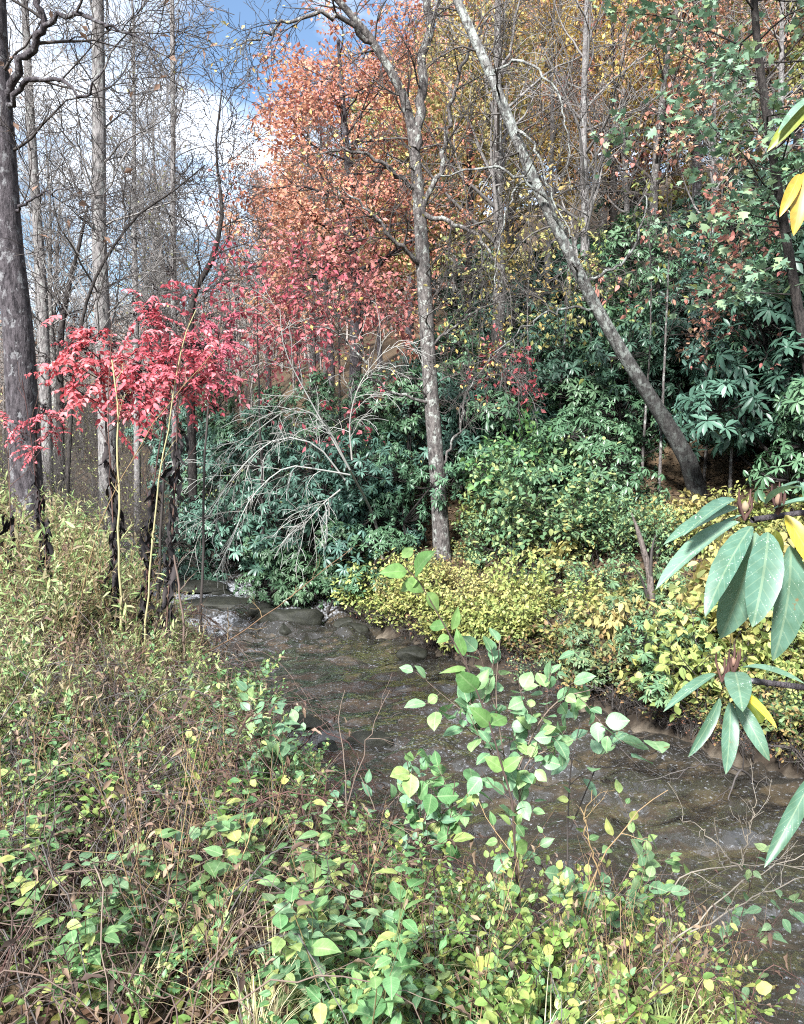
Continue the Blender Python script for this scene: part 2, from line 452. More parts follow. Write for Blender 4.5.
def height(x, y):
    x = np.asarray(x, float); y = np.asarray(y, float)
    s, d, w_ = stream(x, y)
    w_ = w_ + .12 * wave(x, y, 3, 5, .6, 2.5)
    wz = water_z(d)
    er = s - w_; el = -s - w_
    bed = wz - .30 * sst(0, .7, -np.maximum(er, el)) - .02 + .03 * wave(x, y, 9, 6, .2, .8)
    right = .45 * sst(-.15, .45, er) + .55 * sst(.4, 3.2, er) + .47 * np.clip(er - 2.4, 0, 48) + .1 * np.clip(er - 50, 0, 300)
    right = right + sst(1, 8, er) * .35 * wave(x, y, 5, 8, 1.5, 9)
    left = 1.0 * sst(-.1, 1.35, el) + .45 * sst(.8, 2.6, el) + .02 * np.clip(el - 3, 0, 30) + .10 * np.clip(el - 40, 0, 400) * .5 + sst(3, 10, el) * .15 * wave(x, y, 6, 8, 1.2, 8)
    left = left * np.where(y > 6, 1, 1)
    sl_ = x / np.maximum(y, 1.); fm_ = np.interp(sl_, [-.6, -.4, -.22, -.05, .12, .3], [.15, .22, .45, .75, .95, 1.]); fm_ = 1 - (1 - fm_) * sst(24, 42, y)
    right = right * fm_; left = 1.2 + (left - 1.2) * fm_
    far = sst(60, 160, np.hypot(x, y)) * 3 * sst(0, 30, y)
    return np.where(np.maximum(er, el) < -.05, bed, np.where(s > 0, wz + right, wz * .6 + left)) + far + sst(.3, 1.2, np.maximum(er, el)) * .05 * wave(x, y, 8, 8, .3, 1.2)
def gz(x, y): return float(height(np.array([x]), np.array([y]))[0])

def axis(lo, flo, fhi, hi, st, g):
    a = list(np.arange(flo, fhi + 1e-6, st)); s = st
    while a[-1] < hi: s = min(s * g, 12); a.append(a[-1] + s)
    s = st
    while a[0] > lo: s = min(s * g, 12); a.insert(0, a[0] - s)
    return np.array(a)
gx = axis(-420, -9, 12, 420, .11, 1.14); gy = axis(-60, 1., 20, 620, .11, 1.12)
X, Y = np.meshgrid(gx, gy); Z = height(X, Y)
nx, ny = len(gx), len(gy)
idx = np.arange(nx * ny).reshape(ny, nx)
q = np.stack([idx[:-1, :-1], idx[:-1, 1:], idx[1:, 1:], idx[1:, :-1]], -1).reshape(-1, 4)
k = NT('soil and leaf litter')
pos = k.coord('Object')
n1 = k.noise(1.3, 5, pos); n2 = k.noise(14, 5, pos, .7); vo = k.n('ShaderNodeTexVoronoi'); vo.inputs['Scale'].default_value = 16; k.l(pos, vo.inputs['Vector'])
c1 = k.ramp(n2, [(.3, (.018, .013, .008)), (.5, (.045, .034, .022)), (.68, (.09, .066, .042)), (.8, (.13, .09, .05))]).outputs[0]
c2 = k.ramp(vo.outputs['Color'], [(0, (.03, .02, .012)), (.4, (.075, .05, .03)), (.7, (.12, .075, .04)), (1, (.08, .065, .045))]).outputs[0]
c = k.mix(n1, c1, c2)
sx = k.n('ShaderNodeSeparateXYZ'); k.l(pos, sx.inputs[0])
v2 = k.n('ShaderNodeTexVoronoi'); v2.inputs['Scale'].default_value = 9; k.l(pos, v2.inputs['Vector'])
nb = k.noise(5, 7, pos, .7)
bedc = k.ramp(nb, [(.3, (.045, .037, .027)), (.45, (.12, .10, .074)), (.58, (.2, .17, .13)), (.75, (.32, .28, .23))]).outputs[0]
at_ = k.n('ShaderNodeAttribute', attribute_name='bed')
at2 = k.n('ShaderNodeAttribute', attribute_name='wet'); c = k.mix(k.math('MULTIPLY', at2.outputs['Fac'], .85), c, (.018, .014, .011))  # darker soil in a ragged band along the waterline
c = k.mix(at_.outputs['Fac'], c, bedc)
p = k.n('ShaderNodeBsdfPrincipled'); p.inputs['Roughness'].default_value = .9; p.inputs['Specular IOR Level'].default_value = .2
b = k.n('ShaderNodeBump'); b.inputs['Strength'].default_value = .8; b.inputs['Distance'].default_value = .04
k.l(n2, b.inputs['Height']); k.l(b.outputs[0], p.inputs['Normal']); k.l(c, p.inputs['Base Color']); k.l(p.outputs[0], k.out.inputs[0])
g = Geo(); g.add(np.stack([X, Y, Z], -1), [q], [.5])
gr = g.build('ground', k.m); setp(gr, 'soil and fallen leaves of the stream banks and the wooded slope', 'ground', kind='structure')
S_, D_, W_ = stream(X, Y)
bedv = sst(.15, -.1, np.abs(S_) - W_) if False else 1 - sst(-.2, .0, np.abs(S_) - W_)
a = gr.data.attributes.new('bed', 'FLOAT', 'POINT'); a.data.foreach_set('value', bedv.astype(np.float32).ravel())

e_ = np.abs(S_) - W_ + .12 * wave(X, Y, 77, 6, .3, 1.5)
a = gr.data.attributes.new('wet', 'FLOAT', 'POINT'); a.data.foreach_set('value', (sst(-.3, -.1, e_) * (1 - sst(.25, .8, e_))).astype(np.float32).ravel())

# ------------------------------------------------------------------ water
dd = np.arange(float(np.interp(-2, CL[::1, 1], CD)), CD[-1] * .62, .04); uu = np.linspace(-1, 1, 110)
cx = np.interp(dd, CD, CL[:, 0]); cyy = np.interp(dd, CD, CL[:, 1]); tx = np.interp(dd, CD, CT[:, 0]); ty = np.interp(dd, CD, CT[:, 1]); ww = np.interp(dd, CD, WID) + .45
WX = cx[:, None] + uu[None] * (ww * ty)[:, None]; WY = cyy[:, None] - uu[None] * (ww * tx)[:, None]
DD = np.broadcast_to(dd[:, None], WX.shape); UU = uu[None] * ww[:, None]
def ripple(d, u):
    r = np.random.default_rng(21); s = 0
    for _ in range(46):
        lam = math.exp(r.uniform(math.log(.15), math.log(1.0))); a = r.normal(0, .55); cc = r.uniform(0, 6.28)
        ph = (d * math.cos(a) + u * math.sin(a)) * 6.283 / lam + cc + .9 * np.sin(u * r.uniform(1, 3) + d * r.uniform(.5, 2) + cc)
        s = s + lam ** 1.0 * np.sin(ph)
    return s / 46
nzm = .5 + .5 * np.tanh(2.2 * wave(WX, WY, 31, 7, .7, 3.0))
Yd = WY
amp = .26 + .55 * nzm * sst(4.8, 7.5, Yd) + .5 * np.exp(-((DD - LEDGE) / .6) ** 2) + .4 * sst(LEDGE + .6, LEDGE + 1.8, DD) + .5 * np.exp(-((DD - LEDGE + 1.0) / .6) ** 2)
far_calm = 1 - .55 * np.exp(-((Yd - 10.6) / 1.1) ** 2)
rp = ripple(DD, UU)
WZ = water_z(DD) + rp * .95 * amp * far_calm
ny2, nx2 = WX.shape; idx = np.arange(nx2 * ny2).reshape(ny2, nx2)
q = np.stack([idx[:-1, :-1], idx[:-1, 1:], idx[1:, 1:], idx[1:, :-1]], -1).reshape(-1, 4)
foam = np.clip(np.exp(-((DD - LEDGE) / .22) ** 2) * (.05 + .7 * nzm) + .4 * np.exp(-((DD - LEDGE - 1.85) / .35) ** 2) + .13 * nzm * sst(6.6, 7.6, Yd) * (1 - sst(8.6, 9.8, Yd)) + .25 * sst(LEDGE + .3, LEDGE + 1.5, DD), 0, 1)
k = NT('shallow stream water')
pos = k.mapped((1, 1, 1)); n1 = k.noise(5, 2, pos, .5); n2 = k.noise(16, 2, pos, .5)
bmp = k.n('ShaderNodeBump'); bmp.inputs['Strength'].default_value = .5; bmp.inputs['Distance'].default_value = .035
k.l(k.math('ADD', n1, k.math('MULTIPLY', n2, .12)), bmp.inputs['Height'])
gl = k.n('ShaderNodeBsdfGlossy'); gl.inputs['Roughness'].default_value = .04; k.l(bmp.outputs[0], gl.inputs['Normal'])
tr = k.n('ShaderNodeBsdfTransparent'); tr.inputs[0].default_value = (.64, .58, .48, 1)
df = k.n('ShaderNodeBsdfDiffuse'); df.inputs[0].default_value = (.10, .093, .08, 1)
m0 = k.n('ShaderNodeMixShader'); m0.inputs[0].default_value = .22; k.l(tr.outputs[0], m0.inputs[1]); k.l(df.outputs[0], m0.inputs[2])
fr = k.n('ShaderNodeFresnel'); fr.inputs[0].default_value = 1.33; k.l(bmp.outputs[0], fr.inputs[1])
m1 = k.n('ShaderNodeMixShader'); k.l(k.math('MINIMUM', k.math('MULTIPLY', fr.outputs[0], 2.6), 1.), m1.inputs[0]); k.l(m0.outputs[0], m1.inputs[1]); k.l(gl.outputs[0], m1.inputs[2])
fo = k.n('ShaderNodeBsdfDiffuse'); fo.inputs[0].default_value = (.42, .44, .48, 1)
fa = k.n('ShaderNodeAttribute', attribute_name='foam'); n3 = k.noise(26, 6, k.mapped((1, 1, 1)), .72)
fm = k.ramp(k.math('ADD', k.math('MULTIPLY', fa.outputs['Fac'], .30), k.math('SUBTRACT', n3, .5)), [(.08, (0, 0, 0)), (.32, (1, 1, 1))]).outputs[0]
m2 = k.n('ShaderNodeMixShader'); k.l(k.math('MULTIPLY', fm, .8), m2.inputs[0]); k.l(m1.outputs[0], m2.inputs[1]); k.l(fo.outputs[0], m2.inputs[2])
k.l(m2.outputs[0], k.out.inputs[0])
g = Geo(); g.add(np.stack([WX, WY, WZ], -1), [q], [.5])
wat = g.build('stream_water', k.m); setp(wat, 'shallow brown mountain stream rippling over stones', 'stream', kind='structure')
a = wat.data.attributes.new('foam', 'FLOAT', 'POINT'); a.data.foreach_set('value', foam.astype(np.float32).ravel())
# ------------------------------------------------------------------ palettes
BARK_GREY = bark_mat('grey bark with lichen', (.02, .017, .017), (.10, .09, .085), (.34, .36, .33), .5)
BARK_BROWN = bark_mat('brown grey bark', (.012, .010, .012), (.055, .048, .052), (.2, .2, .205), .4)
BARK_DARK = bark_mat('dark wet bark', (.010, .009, .009), (.035, .03, .028), (.14, .15, .13), .12)
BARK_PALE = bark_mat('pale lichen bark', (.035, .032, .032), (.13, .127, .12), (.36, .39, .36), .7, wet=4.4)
TWIG_GREY = stem_mat('grey twigs', [(.03, .026, .024), (.07, .062, .058), (.12, .112, .105)])
TWIG_DARK = stem_mat('dark twigs', [(.03, .026, .024), (.07, .06, .056)])
TWIG_LIGHT = stem_mat('light grey twigs', [(.10, .095, .09), (.17, .16, .155), (.22, .21, .2)])
BARK_LIGHT = bark_mat('light grey bark', (.04, .036, .036), (.15, .14, .136), (.3, .31, .29), .45)
TWIG_PALE = stem_mat('pale dead twigs', [(.22, .22, .2), (.36, .37, .35), (.3, .28, .25)])
TWIG_TAN = stem_mat('dry tan stems', [(.2, .14, .07), (.32, .23, .12), (.16, .1, .06)])
TWIG_RUST = stem_mat('rusty brown stems', [(.06, .042, .036), (.12, .085, .07), (.2, .155, .125)])
L_RHODO = leaf_mat('rhododendron leaf', [(.025, .06, .04), (.045, .10, .07), (.065, .135, .095), (.10, .19, .14)], .42, .18, spec=.5)
L_RHODO2 = leaf_mat('rhododendron leaf green', [(.03, .07, .035), (.055, .12, .06), (.08, .155, .08), (.13, .21, .12)], .42, .18, spec=.5)
L_ORANGE = leaf_mat('orange red maple leaf', [(.36, .13, .10), (.46, .2, .13), (.52, .28, .16), (.42, .17, .14), (.5, .33, .18)], .6, .35, huevar=.012)
L_RED = leaf_mat('crimson leaf', [(.22, .04, .055), (.46, .09, .125), (.56, .15, .18), (.38, .065, .09), (.6, .24, .26)], .6, .35, huevar=.008)
L_PINK = leaf_mat('pink red leaf', [(.55, .19, .17), (.55, .28, .21), (.48, .16, .16)], .6, .35)
L_YELLOW = leaf_mat('yellow autumn leaf', [(.3, .3, .11), (.44, .41, .15), (.38, .31, .12), (.2, .25, .10)], .6, .35)
L_GOLD = leaf_mat('gold brown leaf', [(.5, .32, .11), (.6, .43, .14), (.46, .29, .13), (.54, .47, .17)], .65, .35)
L_RUST = leaf_mat('rusty leaf', [(.54, .29, .19), (.6, .36, .23), (.48, .26, .18), (.52, .38, .2)], .65, .35)
L_OLIVE = leaf_mat('olive leaf', [(.22, .26, .09), (.31, .33, .12), (.42, .40, .14), (.16, .21, .08)], .6, .3)
L_BROWN = leaf_mat('dull brown leaf', [(.2, .14, .09), (.28, .19, .12), (.17, .12, .08)], .7, .3)
L_GREEN = leaf_mat('mid green leaf', [(.04, .09, .03), (.07, .14, .05), (.10, .18, .06), (.15, .21, .06)], .5, .3)
L_BLUEGREEN = leaf_mat('cool green maple leaf', [(.09, .16, .10), (.13, .22, .135), (.17, .25, .16), (.2, .26, .12)], .5, .3)
L_YGREEN = leaf_mat('yellow green leaf', [(.15, .2, .06), (.23, .28, .09), (.32, .35, .11), (.42, .4, .13)], .55, .35)
L_SOFT = leaf_mat('soft green leaf', [(.06, .12, .06), (.09, .17, .085), (.13, .22, .11), (.2, .27, .12), (.3, .32, .12)], .5, .3)
H0_BROWN = leaf_mat('brown dead leaf', [(.12, .065, .04), (.2, .1, .05)], .75, .2)
L_BANKMIX = leaf_mat('mixed bank leaf', [(.05, .09, .035), (.10, .14, .05), (.2, .2, .07), (.3, .22, .08), (.16, .09, .06)], .6, .3)

def skeleton_tree(loc, h, r, lean=(0, 0), crown0=.3, nl=20, ll=.32, la=.9, trop=.3, twig=1., seed=0, n3=5, rmin=.004, wob=.015, spread=1.):
    """trunk + three levels of branches; returns P/R tuples in world space"""
    reseed(seed)
    loc = np.asarray(loc, float)
    T = trunk(loc - [0, 0, .25], loc + [lean[0], lean[1], h], r, r * .12, 18, wob)
    A = grow(*T, nl, crown0, .99, la, h * ll * spread, 8, .12, trop, .42, .2, r * .5, Lt=.65)
    B = grow(*A, 6, .2, .97, .8, h * ll * .42 * spread, 6, .16, trop * .6, .6, .3, Lt=.5)
    C = grow(*B, n3, .15, .98, .8, h * ll * .2 * spread * twig, 5, .2, .1, .65, .4, Lt=.3)
    for q in (A, B, C): np.maximum(q[1], rmin, out=q[1])
    return T, A, B, C

def tree(name, label, loc, h, r, bark, twigm, leafm=None, tpl=FAR, lsize=.1, k=3, leafkeep=1., group=None, droop=.35, out=.8, cat='tree', jit=.06, build_twigs=True, clump=0., **kw):
    T, A, B, C = skeleton_tree(loc, h, r, **kw)
    o = thing(name, label, cat, loc, group)
    g = Geo(); tubes(g, *T, 10); g.build('trunk', bark, o, loc)
    g = Geo(); tubes(g, *A, 6); tubes(g, *B, 4)
    if build_twigs: tubes(g, *C, 3)
    g.build('branch_work', twigm, o, loc)
    if leafm is not None:
        g = Geo(); twig_leaves(g, tpl, C[0], k, lsize, out, droop, keep=leafkeep * (.8 if clump else 1), jit=jit, clump=clump); twig_leaves(g, tpl, B[0], k, lsize, out, droop, .4, keep=leafkeep, jit=jit, clump=clump)
        g.build('crown', leafm, o, loc)
    return o, (T, A, B, C)

def limb_tree(name, label, poly, radii, bark, twigm, limbs=(), cat='tree', nauto=14, t0=.4, ll=1.6, ang=1.0, trop=.2, seed=1, n3=4, leaf=None, lsize=.08, lk=1, lkeep=.3, wig=.16, auto_r=.02, rmin=.004, down=0., tpl=FAR, n2=6, group=None, l2=.45):
    """a particular tree: trunk and limbs given as polylines (world points), finer branches grown"""
    reseed(seed)
    P = smooth_poly(poly, 22)[None]; R = np.interp(np.linspace(0, 1, 22), np.linspace(0, 1, len(radii)), radii)[None]
    loc = P[0, 0].copy(); loc[2] += .15
    o = thing(name, label, cat, loc, group)
    g = Geo(); tubes(g, P, R, 12)
    par = [(P, R)]
    for pl, ra in limbs:
        p = smooth_poly(pl, 22)[None]; r_ = np.linspace(ra[0], ra[1], 22)[None]
        p[0, 1:-1] += RNG.normal(0, .012 * np.linalg.norm(p[0, -1] - p[0, 0]), (20, 3))
        tubes(g, p, r_, 7); par.append((p, r_))
    A0 = [grow(P, R, nauto, t0, .98, ang, ll, 8, wig, trop, .35, .25, auto_r, Lt=.5, down=down)]
    for p, r_ in par[1:]:
        A0.append(grow(p, r_, max(3, nauto // 3), .25, .98, .8, ll * .75, 8, wig, trop, .5, .25, auto_r, Lt=.4, down=down))
    A = tuple(np.concatenate([a[i] for a in A0]) for i in (0, 1))
    B = grow(*A, n2, .15, .97, .75, ll * l2, 6, wig * 1.1, trop * .5, .6, .3, Lt=.4, down=down)
    C = grow(*B, n3, .15, .97, .75, ll * l2 * .5, 5, .22, .1, .65, .4, Lt=.3, down=down)
    for q_ in (A, B, C): np.maximum(q_[1], rmin, out=q_[1])
    g.build('trunk', bark, o, loc)
    g = Geo(); tubes(g, *A, 5); tubes(g, *B, 4); tubes(g, *C, 3); g.build('branch_work', twigm, o, loc)
    if leaf is not None:
        g = Geo(); twig_leaves(g, tpl, C[0], lk, lsize, .8, .4, keep=lkeep, jit=.03); g.build('crown', leaf, o, loc)
    return o

# ------------------------------------------------------------------ particular trees
def pl(*p): return [at(*q) for q in p]

# centre tree on the far bank
cb = at(443, 548, 14.5); cb[2] = gz(cb[0], cb[1]) - .15
limb_tree('bank_tree', 'tall forked lichen-grey tree rising from the far bank in the middle of the scene',
  [cb] + pl((437, 470, 14.5), (430, 380, 14.5), (424, 280, 14.5), (418, 190, 14.5), (412, 130, 14.4), (402, 92, 14.3), (384, 60, 14.2), (372, 40, 14.1), (345, 8, 14), (300, -40, 13.8)),
  [.175, .152, .142, .138, .132, .128, .11, .09, .075, .06, .045], BARK_GREY, TWIG_GREY,
  limbs=[(pl((414, 150, 14.4), (421, 90, 14.4), (428, 30, 14.4), (436, -50, 14.4)), (.10, .06)),
         (pl((421, 215, 14.5), (440, 165, 14.3), (450, 110, 14.2), (468, 45, 14), (490, 15, 14)), (.055, .02)),
         (pl((421, 215, 14.5), (450, 222, 14.2), (480, 240, 14), (508, 282, 13.8)), (.05, .015)),
         (pl((416, 190, 14.5), (385, 165, 14), (350, 150, 13.8), (318, 155, 13.6)), (.05, .012)),
         (pl((424, 270, 14.5), (395, 240, 14), (372, 215, 13.8), (340, 185, 13.6)), (.05, .012)),
         (pl((372, 42, 14.1), (330, 14, 13.8), (290, 22, 13.6), (237, 46, 13.4)), (.05, .012)),
         (pl((432, 405, 14.5), (385, 388, 14), (345, 340, 13.7), (300, 318, 13.5)), (.035, .01)),
         (pl((437, 470, 14.5), (460, 430, 14.3), (470, 385, 14.2), (500, 350, 14)), (.03, .008)),
         (pl((428, 350, 14.5), (465, 318, 14.2), (505, 300, 14), (540, 292, 13.8)), (.03, .008))],
  nauto=26, t0=.25, ll=1.5, seed=11, trop=.1, leaf=L_GOLD, lkeep=.22, lsize=.085)

# leaning tree
lb = at(703, 500, 13.2); lb[2] = gz(lb[0], lb[1]) - .2
limb_tree('leaning_tree', 'long pale lichen-covered tree leaning far over the stream from the rhododendron slope',
  [lb] + pl((690, 465, 13.2), (660, 413, 13.2), (625, 357, 13.2), (595, 305, 13.2), (570, 255, 13.2), (545, 205, 13.2), (521, 150, 13.2), (495, 85, 13.2), (468, 25, 13.2), (444, -30, 13.2), (420, -90, 13.2)),
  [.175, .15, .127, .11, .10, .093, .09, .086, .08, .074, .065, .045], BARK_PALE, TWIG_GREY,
  limbs=[(pl((563, 240, 13.2), (548, 200, 13), (500, 170, 12.8), (440, 176, 12.6)), (.035, .012)),
         (pl((512, 130, 13.2), (530, 140, 12.9), (560, 210, 12.7), (580, 262, 12.6)), (.025, .006)),
         (pl((490, 75, 13.2), (520, 60, 12.9), (560, 100, 12.7), (572, 190, 12.6)), (.025, .006)),
         (pl((535, 180, 13.2), (515, 190, 12.9), (500, 240, 12.7), (492, 300, 12.6)), (.022, .006)),
         (pl((600, 312, 13.2), (560, 310, 12.9), (520, 330, 12.7), (470, 380, 12.6)), (.025, .006)),
         (pl((585, 285, 13.2), (622, 262, 13), (640, 230, 12.9), (650, 180, 12.8)), (.03, .008))],
  nauto=16, t0=.42, ll=1.5, seed=12, trop=-.1, down=1.2, ang=1.2, n3=4)

# trunks at the left edge
l1 = at(27, 480, 9); l1[2] = gz(l1[0], l1[1]) - .15
limb_tree('rough_barked_tree', 'thick dark rough-barked tree at the very edge of the stream bank, mottled with lichen',
  [l1] + pl((23, 420, 9), (18, 330, 9), (9, 250, 9), (4, 180, 9), (-1, 100, 9), (-6, 10, 9), (-10, -160, 9)), [.21, .178, .168, .155, .145, .13, .12, .10], BARK_BROWN, TWIG_DARK,
  limbs=[(pl((2, 110, 9), (22, 60, 8.8), (44, 26, 8.6), (38, -10, 8.5), (60, -60, 8.4)), (.05, .025)),
         (pl((3, 112, 9), (28, 80, 8.8), (62, 82, 8.5), (84, 96, 8.4), (104, 70, 8.3)), (.035, .01)),
         (pl((44, 26, 8.6), (75, 15, 8.5), (110, 28, 8.3), (145, 40, 8.2)), (.03, .008)),
         (pl((8, 215, 9), (40, 195, 8.8), (72, 187, 8.6)), (.02, .006))],
  nauto=12, t0=.55, ll=1.5, seed=13, leaf=L_BROWN, lkeep=.12, lsize=.09)
def mk(name, label, base, mids, r, bark=BARK_BROWN, **kw):
    b_ = at(*base); b_[2] = gz(b_[0], b_[1]) - .2
    return limb_tree(name, label, [b_] + pl(*mids), r, bark, kw.pop('tw', TWIG_DARK), **kw)
mk('bare_tree', 'straight grey bare tree with feathery upswept twigs standing behind the crimson sumac', (110, 500, 13), [(107, 420, 13), (103, 330, 13), (99, 230, 13), (99, 120, 13), (98, 10, 13), (98, -120, 13)],
   [.19, .16, .13, .115, .105, .09, .05], BARK_LIGHT, nauto=40, t0=.30, ll=2.3, ang=.85, trop=.35, seed=14, n2=6, n3=3, rmin=.004, tw=TWIG_LIGHT, auto_r=.018)
mk('bare_tree', 'slim pale bare tree close beside the thick rough-barked trunk', (46, 450, 16), [(44, 330, 16), (40, 260, 16), (35, 190, 16), (30, 110, 16), (26, 30, 16), (20, -90, 16)],
   [.12, .105, .1, .095, .085, .07, .04], BARK_LIGHT, nauto=34, t0=.35, ll=2.0, ang=.8, trop=.35, seed=15, tw=TWIG_LIGHT, n3=5, rmin=.006, auto_r=.016)
mk('bare_tree', 'thin straight bare tree between the feathery grey tree and the blue gap of sky', (174, 470, 19), [(174, 330, 19), (173, 220, 19), (173, 110, 19), (172, 0, 19), (170, -120, 19)],
   [.09, .08, .07, .06, .055, .03], BARK_LIGHT, nauto=46, t0=.25, ll=2.6, ang=.8, trop=.35, seed=16, tw=TWIG_LIGHT, n3=5, rmin=.006, auto_r=.016, leaf=L_OLIVE, lkeep=.10, lsize=.09)
mk('bare_tree', 'spindly bare tree standing midway between two taller straight grey trunks', (136, 470, 21), [(136, 330, 21), (134, 220, 21), (134, 120, 21), (133, 20, 21), (130, -40, 21)],
   [.10, .085, .08, .06, .045, .02], BARK_LIGHT, nauto=40, t0=.25, ll=2.6, ang=.8, trop=.35, seed=17, tw=TWIG_LIGHT, n3=5, rmin=.0065, auto_r=.016)
mk('bare_tree', 'short crooked dark bare tree leaning away from the sumac below the blue gap', (192, 440, 17), [(190, 340, 17), (196, 290, 17), (210, 265, 17), (222, 215, 17), (216, 150, 17), (222, 90, 17)],
   [.11, .10, .09, .08, .06, .03, .015], BARK_DARK, nauto=34, t0=.3, ll=2.0, ang=.85, trop=.3, seed=18, rmin=.006, auto_r=.018)
mk('bare_tree', 'dark bent bare tree with few limbs low between the trunks', (58, 450, 14), [(60, 360, 14), (66, 300, 14), (78, 250, 14), (88, 205, 14)],
   [.09, .075, .06, .045, .02], BARK_DARK, nauto=20, t0=.3, ll=1.4, ang=.8, trop=.3, seed=19, rmin=.005, auto_r=.018)
mk('bare_tree', 'long thin branchy sapling slanting across behind the sumac crown', (58, 420, 12), [(80, 330, 12), (125, 230, 12), (175, 190, 12), (205, 165, 12)],
   [.035, .03, .025, .02, .008], BARK_DARK, nauto=12, t0=.3, ll=1.1, ang=.6, trop=.3, seed=20, rmin=.004, auto_r=.01)

# the orange-red maple
mb = at(352, 470, 19.5); mb[2] = gz(mb[0], mb[1])
reseed(30)
mt = np.array([mb - [0, 0, .2], at(356, 330, 19.5), at(352, 230, 19.3), at(345, 130, 19), at(338, 40, 18.8)])
P = smooth_poly(mt, 20)[None]; R = np.linspace(.2, .04, 20)[None]
A = grow(P, R, 36, .40, .98, 1.15, 2.9, 9, .12, .05, .4, .2, .07, Lt=.45, flat=.5)
B = grow(*A, 9, .15, .98, .8, 1.25, 6, .16, -.05, .6, .3, Lt=.4, flat=.5)
C = grow(*B, 6, .1, 1., .8, .55, 4, .2, -.1, .6, .4, flat=.4)
for q_ in (A, B, C): np.maximum(q_[1], .005, out=q_[1])
o = thing('maple_tree', 'broad maple in orange and red autumn leaf behind the forked grey tree', 'tree', mb)
g = Geo(); tubes(g, P, R, 10); tubes(g, *A, 5); g.build('trunk', BARK_BROWN, o, mb)
g = Geo(); tubes(g, *B, 4); g.build('branch_work', TWIG_DARK, o, mb)
g = Geo(); hz_ = lambda p: np.clip(.5 + .12 * wave(p[:, 0], p[:, 2], 41, 5, .8, 3.) + RNG.normal(0, .16, len(p)), 0, 1)
pos_, d_ = along(C[0], 11, .05); m_ = patchy(pos_, 1.3, 8) > RNG.normal(-.25, .35, len(pos_)); pos_, d_ = pos_[m_], d_[m_]
n_ = len(pos_); leaves(g, FAR, pos_ + RNG.normal(0, .05, (n_, 3)), nz(d_ + RNG.normal(0, .7, (n_, 3)) - [0, 0, .3]), nz(RNG.normal(0, .4, (n_, 3)) + [0, -.3, 1]), .105 * RNG.uniform(.7, 1.3, n_), hz_(pos_), 1.2)
g.build('crown', L_ORANGE, o, mb)

# low red understory between the sumac and the maple
for i, (bx, by, Y, hh, sd, lm, lab) in enumerate([
    (262, 420, 14.5, 2.9, 51, L_RED, 'small red-leaved tree arching over the rhododendron beside the sumac'),
    (340, 430, 16.5, 3.6, 52, L_PINK, 'pink-red understory tree under the orange maple'),
    (505, 470, 15.5, 2.6, 53, L_RED, 'slender sapling with a few crimson sprays in the dark woods behind the forked tree')]):
    b_ = at(bx, by, Y); b_[2] = gz(b_[0], b_[1])
    hh = at(bx, [285, 262, 350][i], Y)[2] - b_[2]
    tree('red_leaved_tree', lab, b_, hh, .045, BARK_DARK, TWIG_DARK, lm, FAR, .12, [5, 6, 2][i], [.6, .7, .25][i], seed=sd, nl=16, ll=[.42, .42, .34][i], la=1.2, trop=.05, n3=4, crown0=.6, jit=.04)

# ------------------------------------------------------------------ slope woods
reseed(60)
PAL = {'gold': (L_GOLD, 'gold-brown'), 'rust': (L_RUST, 'rust-brown'), 'yellow': (L_YELLOW, 'yellow'), 'olive': (L_OLIVE, 'olive-green'), 'orange': (L_ORANGE, 'orange-red'), 'brown': (L_BROWN, 'dull brown'), 'pink': (L_PINK, 'pink-red'), 'green': (L_GREEN, 'green')}
protos = []
for i, (hh, rr, nl, la, c0, kk, keep) in enumerate([(13, .2, 30, 1.0, .33, 9, .85), (15, .22, 34, .95, .34, 8, .8), (11, .15, 28, 1.15, .32, 9, .9), (9, .11, 26, 1.2, .3, 8, .85), (14, .19, 28, .85, .4, 6, .6)]):
    o, _ = tree('woodland_tree', 'x', (0, 0, 0), hh, rr, [BARK_BROWN, BARK_GREY, BARK_DARK, BARK_BROWN, BARK_GREY][i], TWIG_DARK, L_GOLD, FAR, .135, kk + 9, keep, seed=70 + i, nl=nl, la=la, crown0=c0, n3=7, ll=.30 if i < 4 else .26, trop=.1, rmin=.003, wob=.02, jit=.12, clump=1.3, build_twigs=False)
    protos.append(o)
bareps = []
for i, (hh, rr) in enumerate([(14, .17), (17, .2), (12, .12)]):
    o, _ = tree('woodland_tree', 'x', (0, 0, 0), hh, rr, [BARK_LIGHT, BARK_GREY, BARK_LIGHT][i], TWIG_LIGHT, L_BROWN, FAR, .12, 1, [.10, .05, .22][i], seed=80 + i, nl=30, la=.75, crown0=.3, n3=5, ll=.24, trop=.4, rmin=.008)
    bareps.append(o)
used = set()
def wood(px, py, Y, pi, pal, sc, label, group, bare=False, base=None):
    pr = (bareps if bare else protos)[pi]
    p = at(px, py, Y); p[2] = gz(p[0], p[1]) - .1
    rz = RNG.uniform(0, 6.28)
    mat = PAL[pal][0] if pal else None
    if pr.name not in used:
        used.add(pr.name); place(pr, p, rz, sc, label, group)
        if mat:
            for c_ in KIDS[pr.name]:
                if c_.name.startswith('crown'): c_.material_slots[0].link = 'OBJECT'; c_.material_slots[0].material = mat
        return pr
    return dup(pr, p, rz, sc, label, group, {'crown': mat} if mat else None, (RNG.normal(0, .03), RNG.normal(0, .03)))
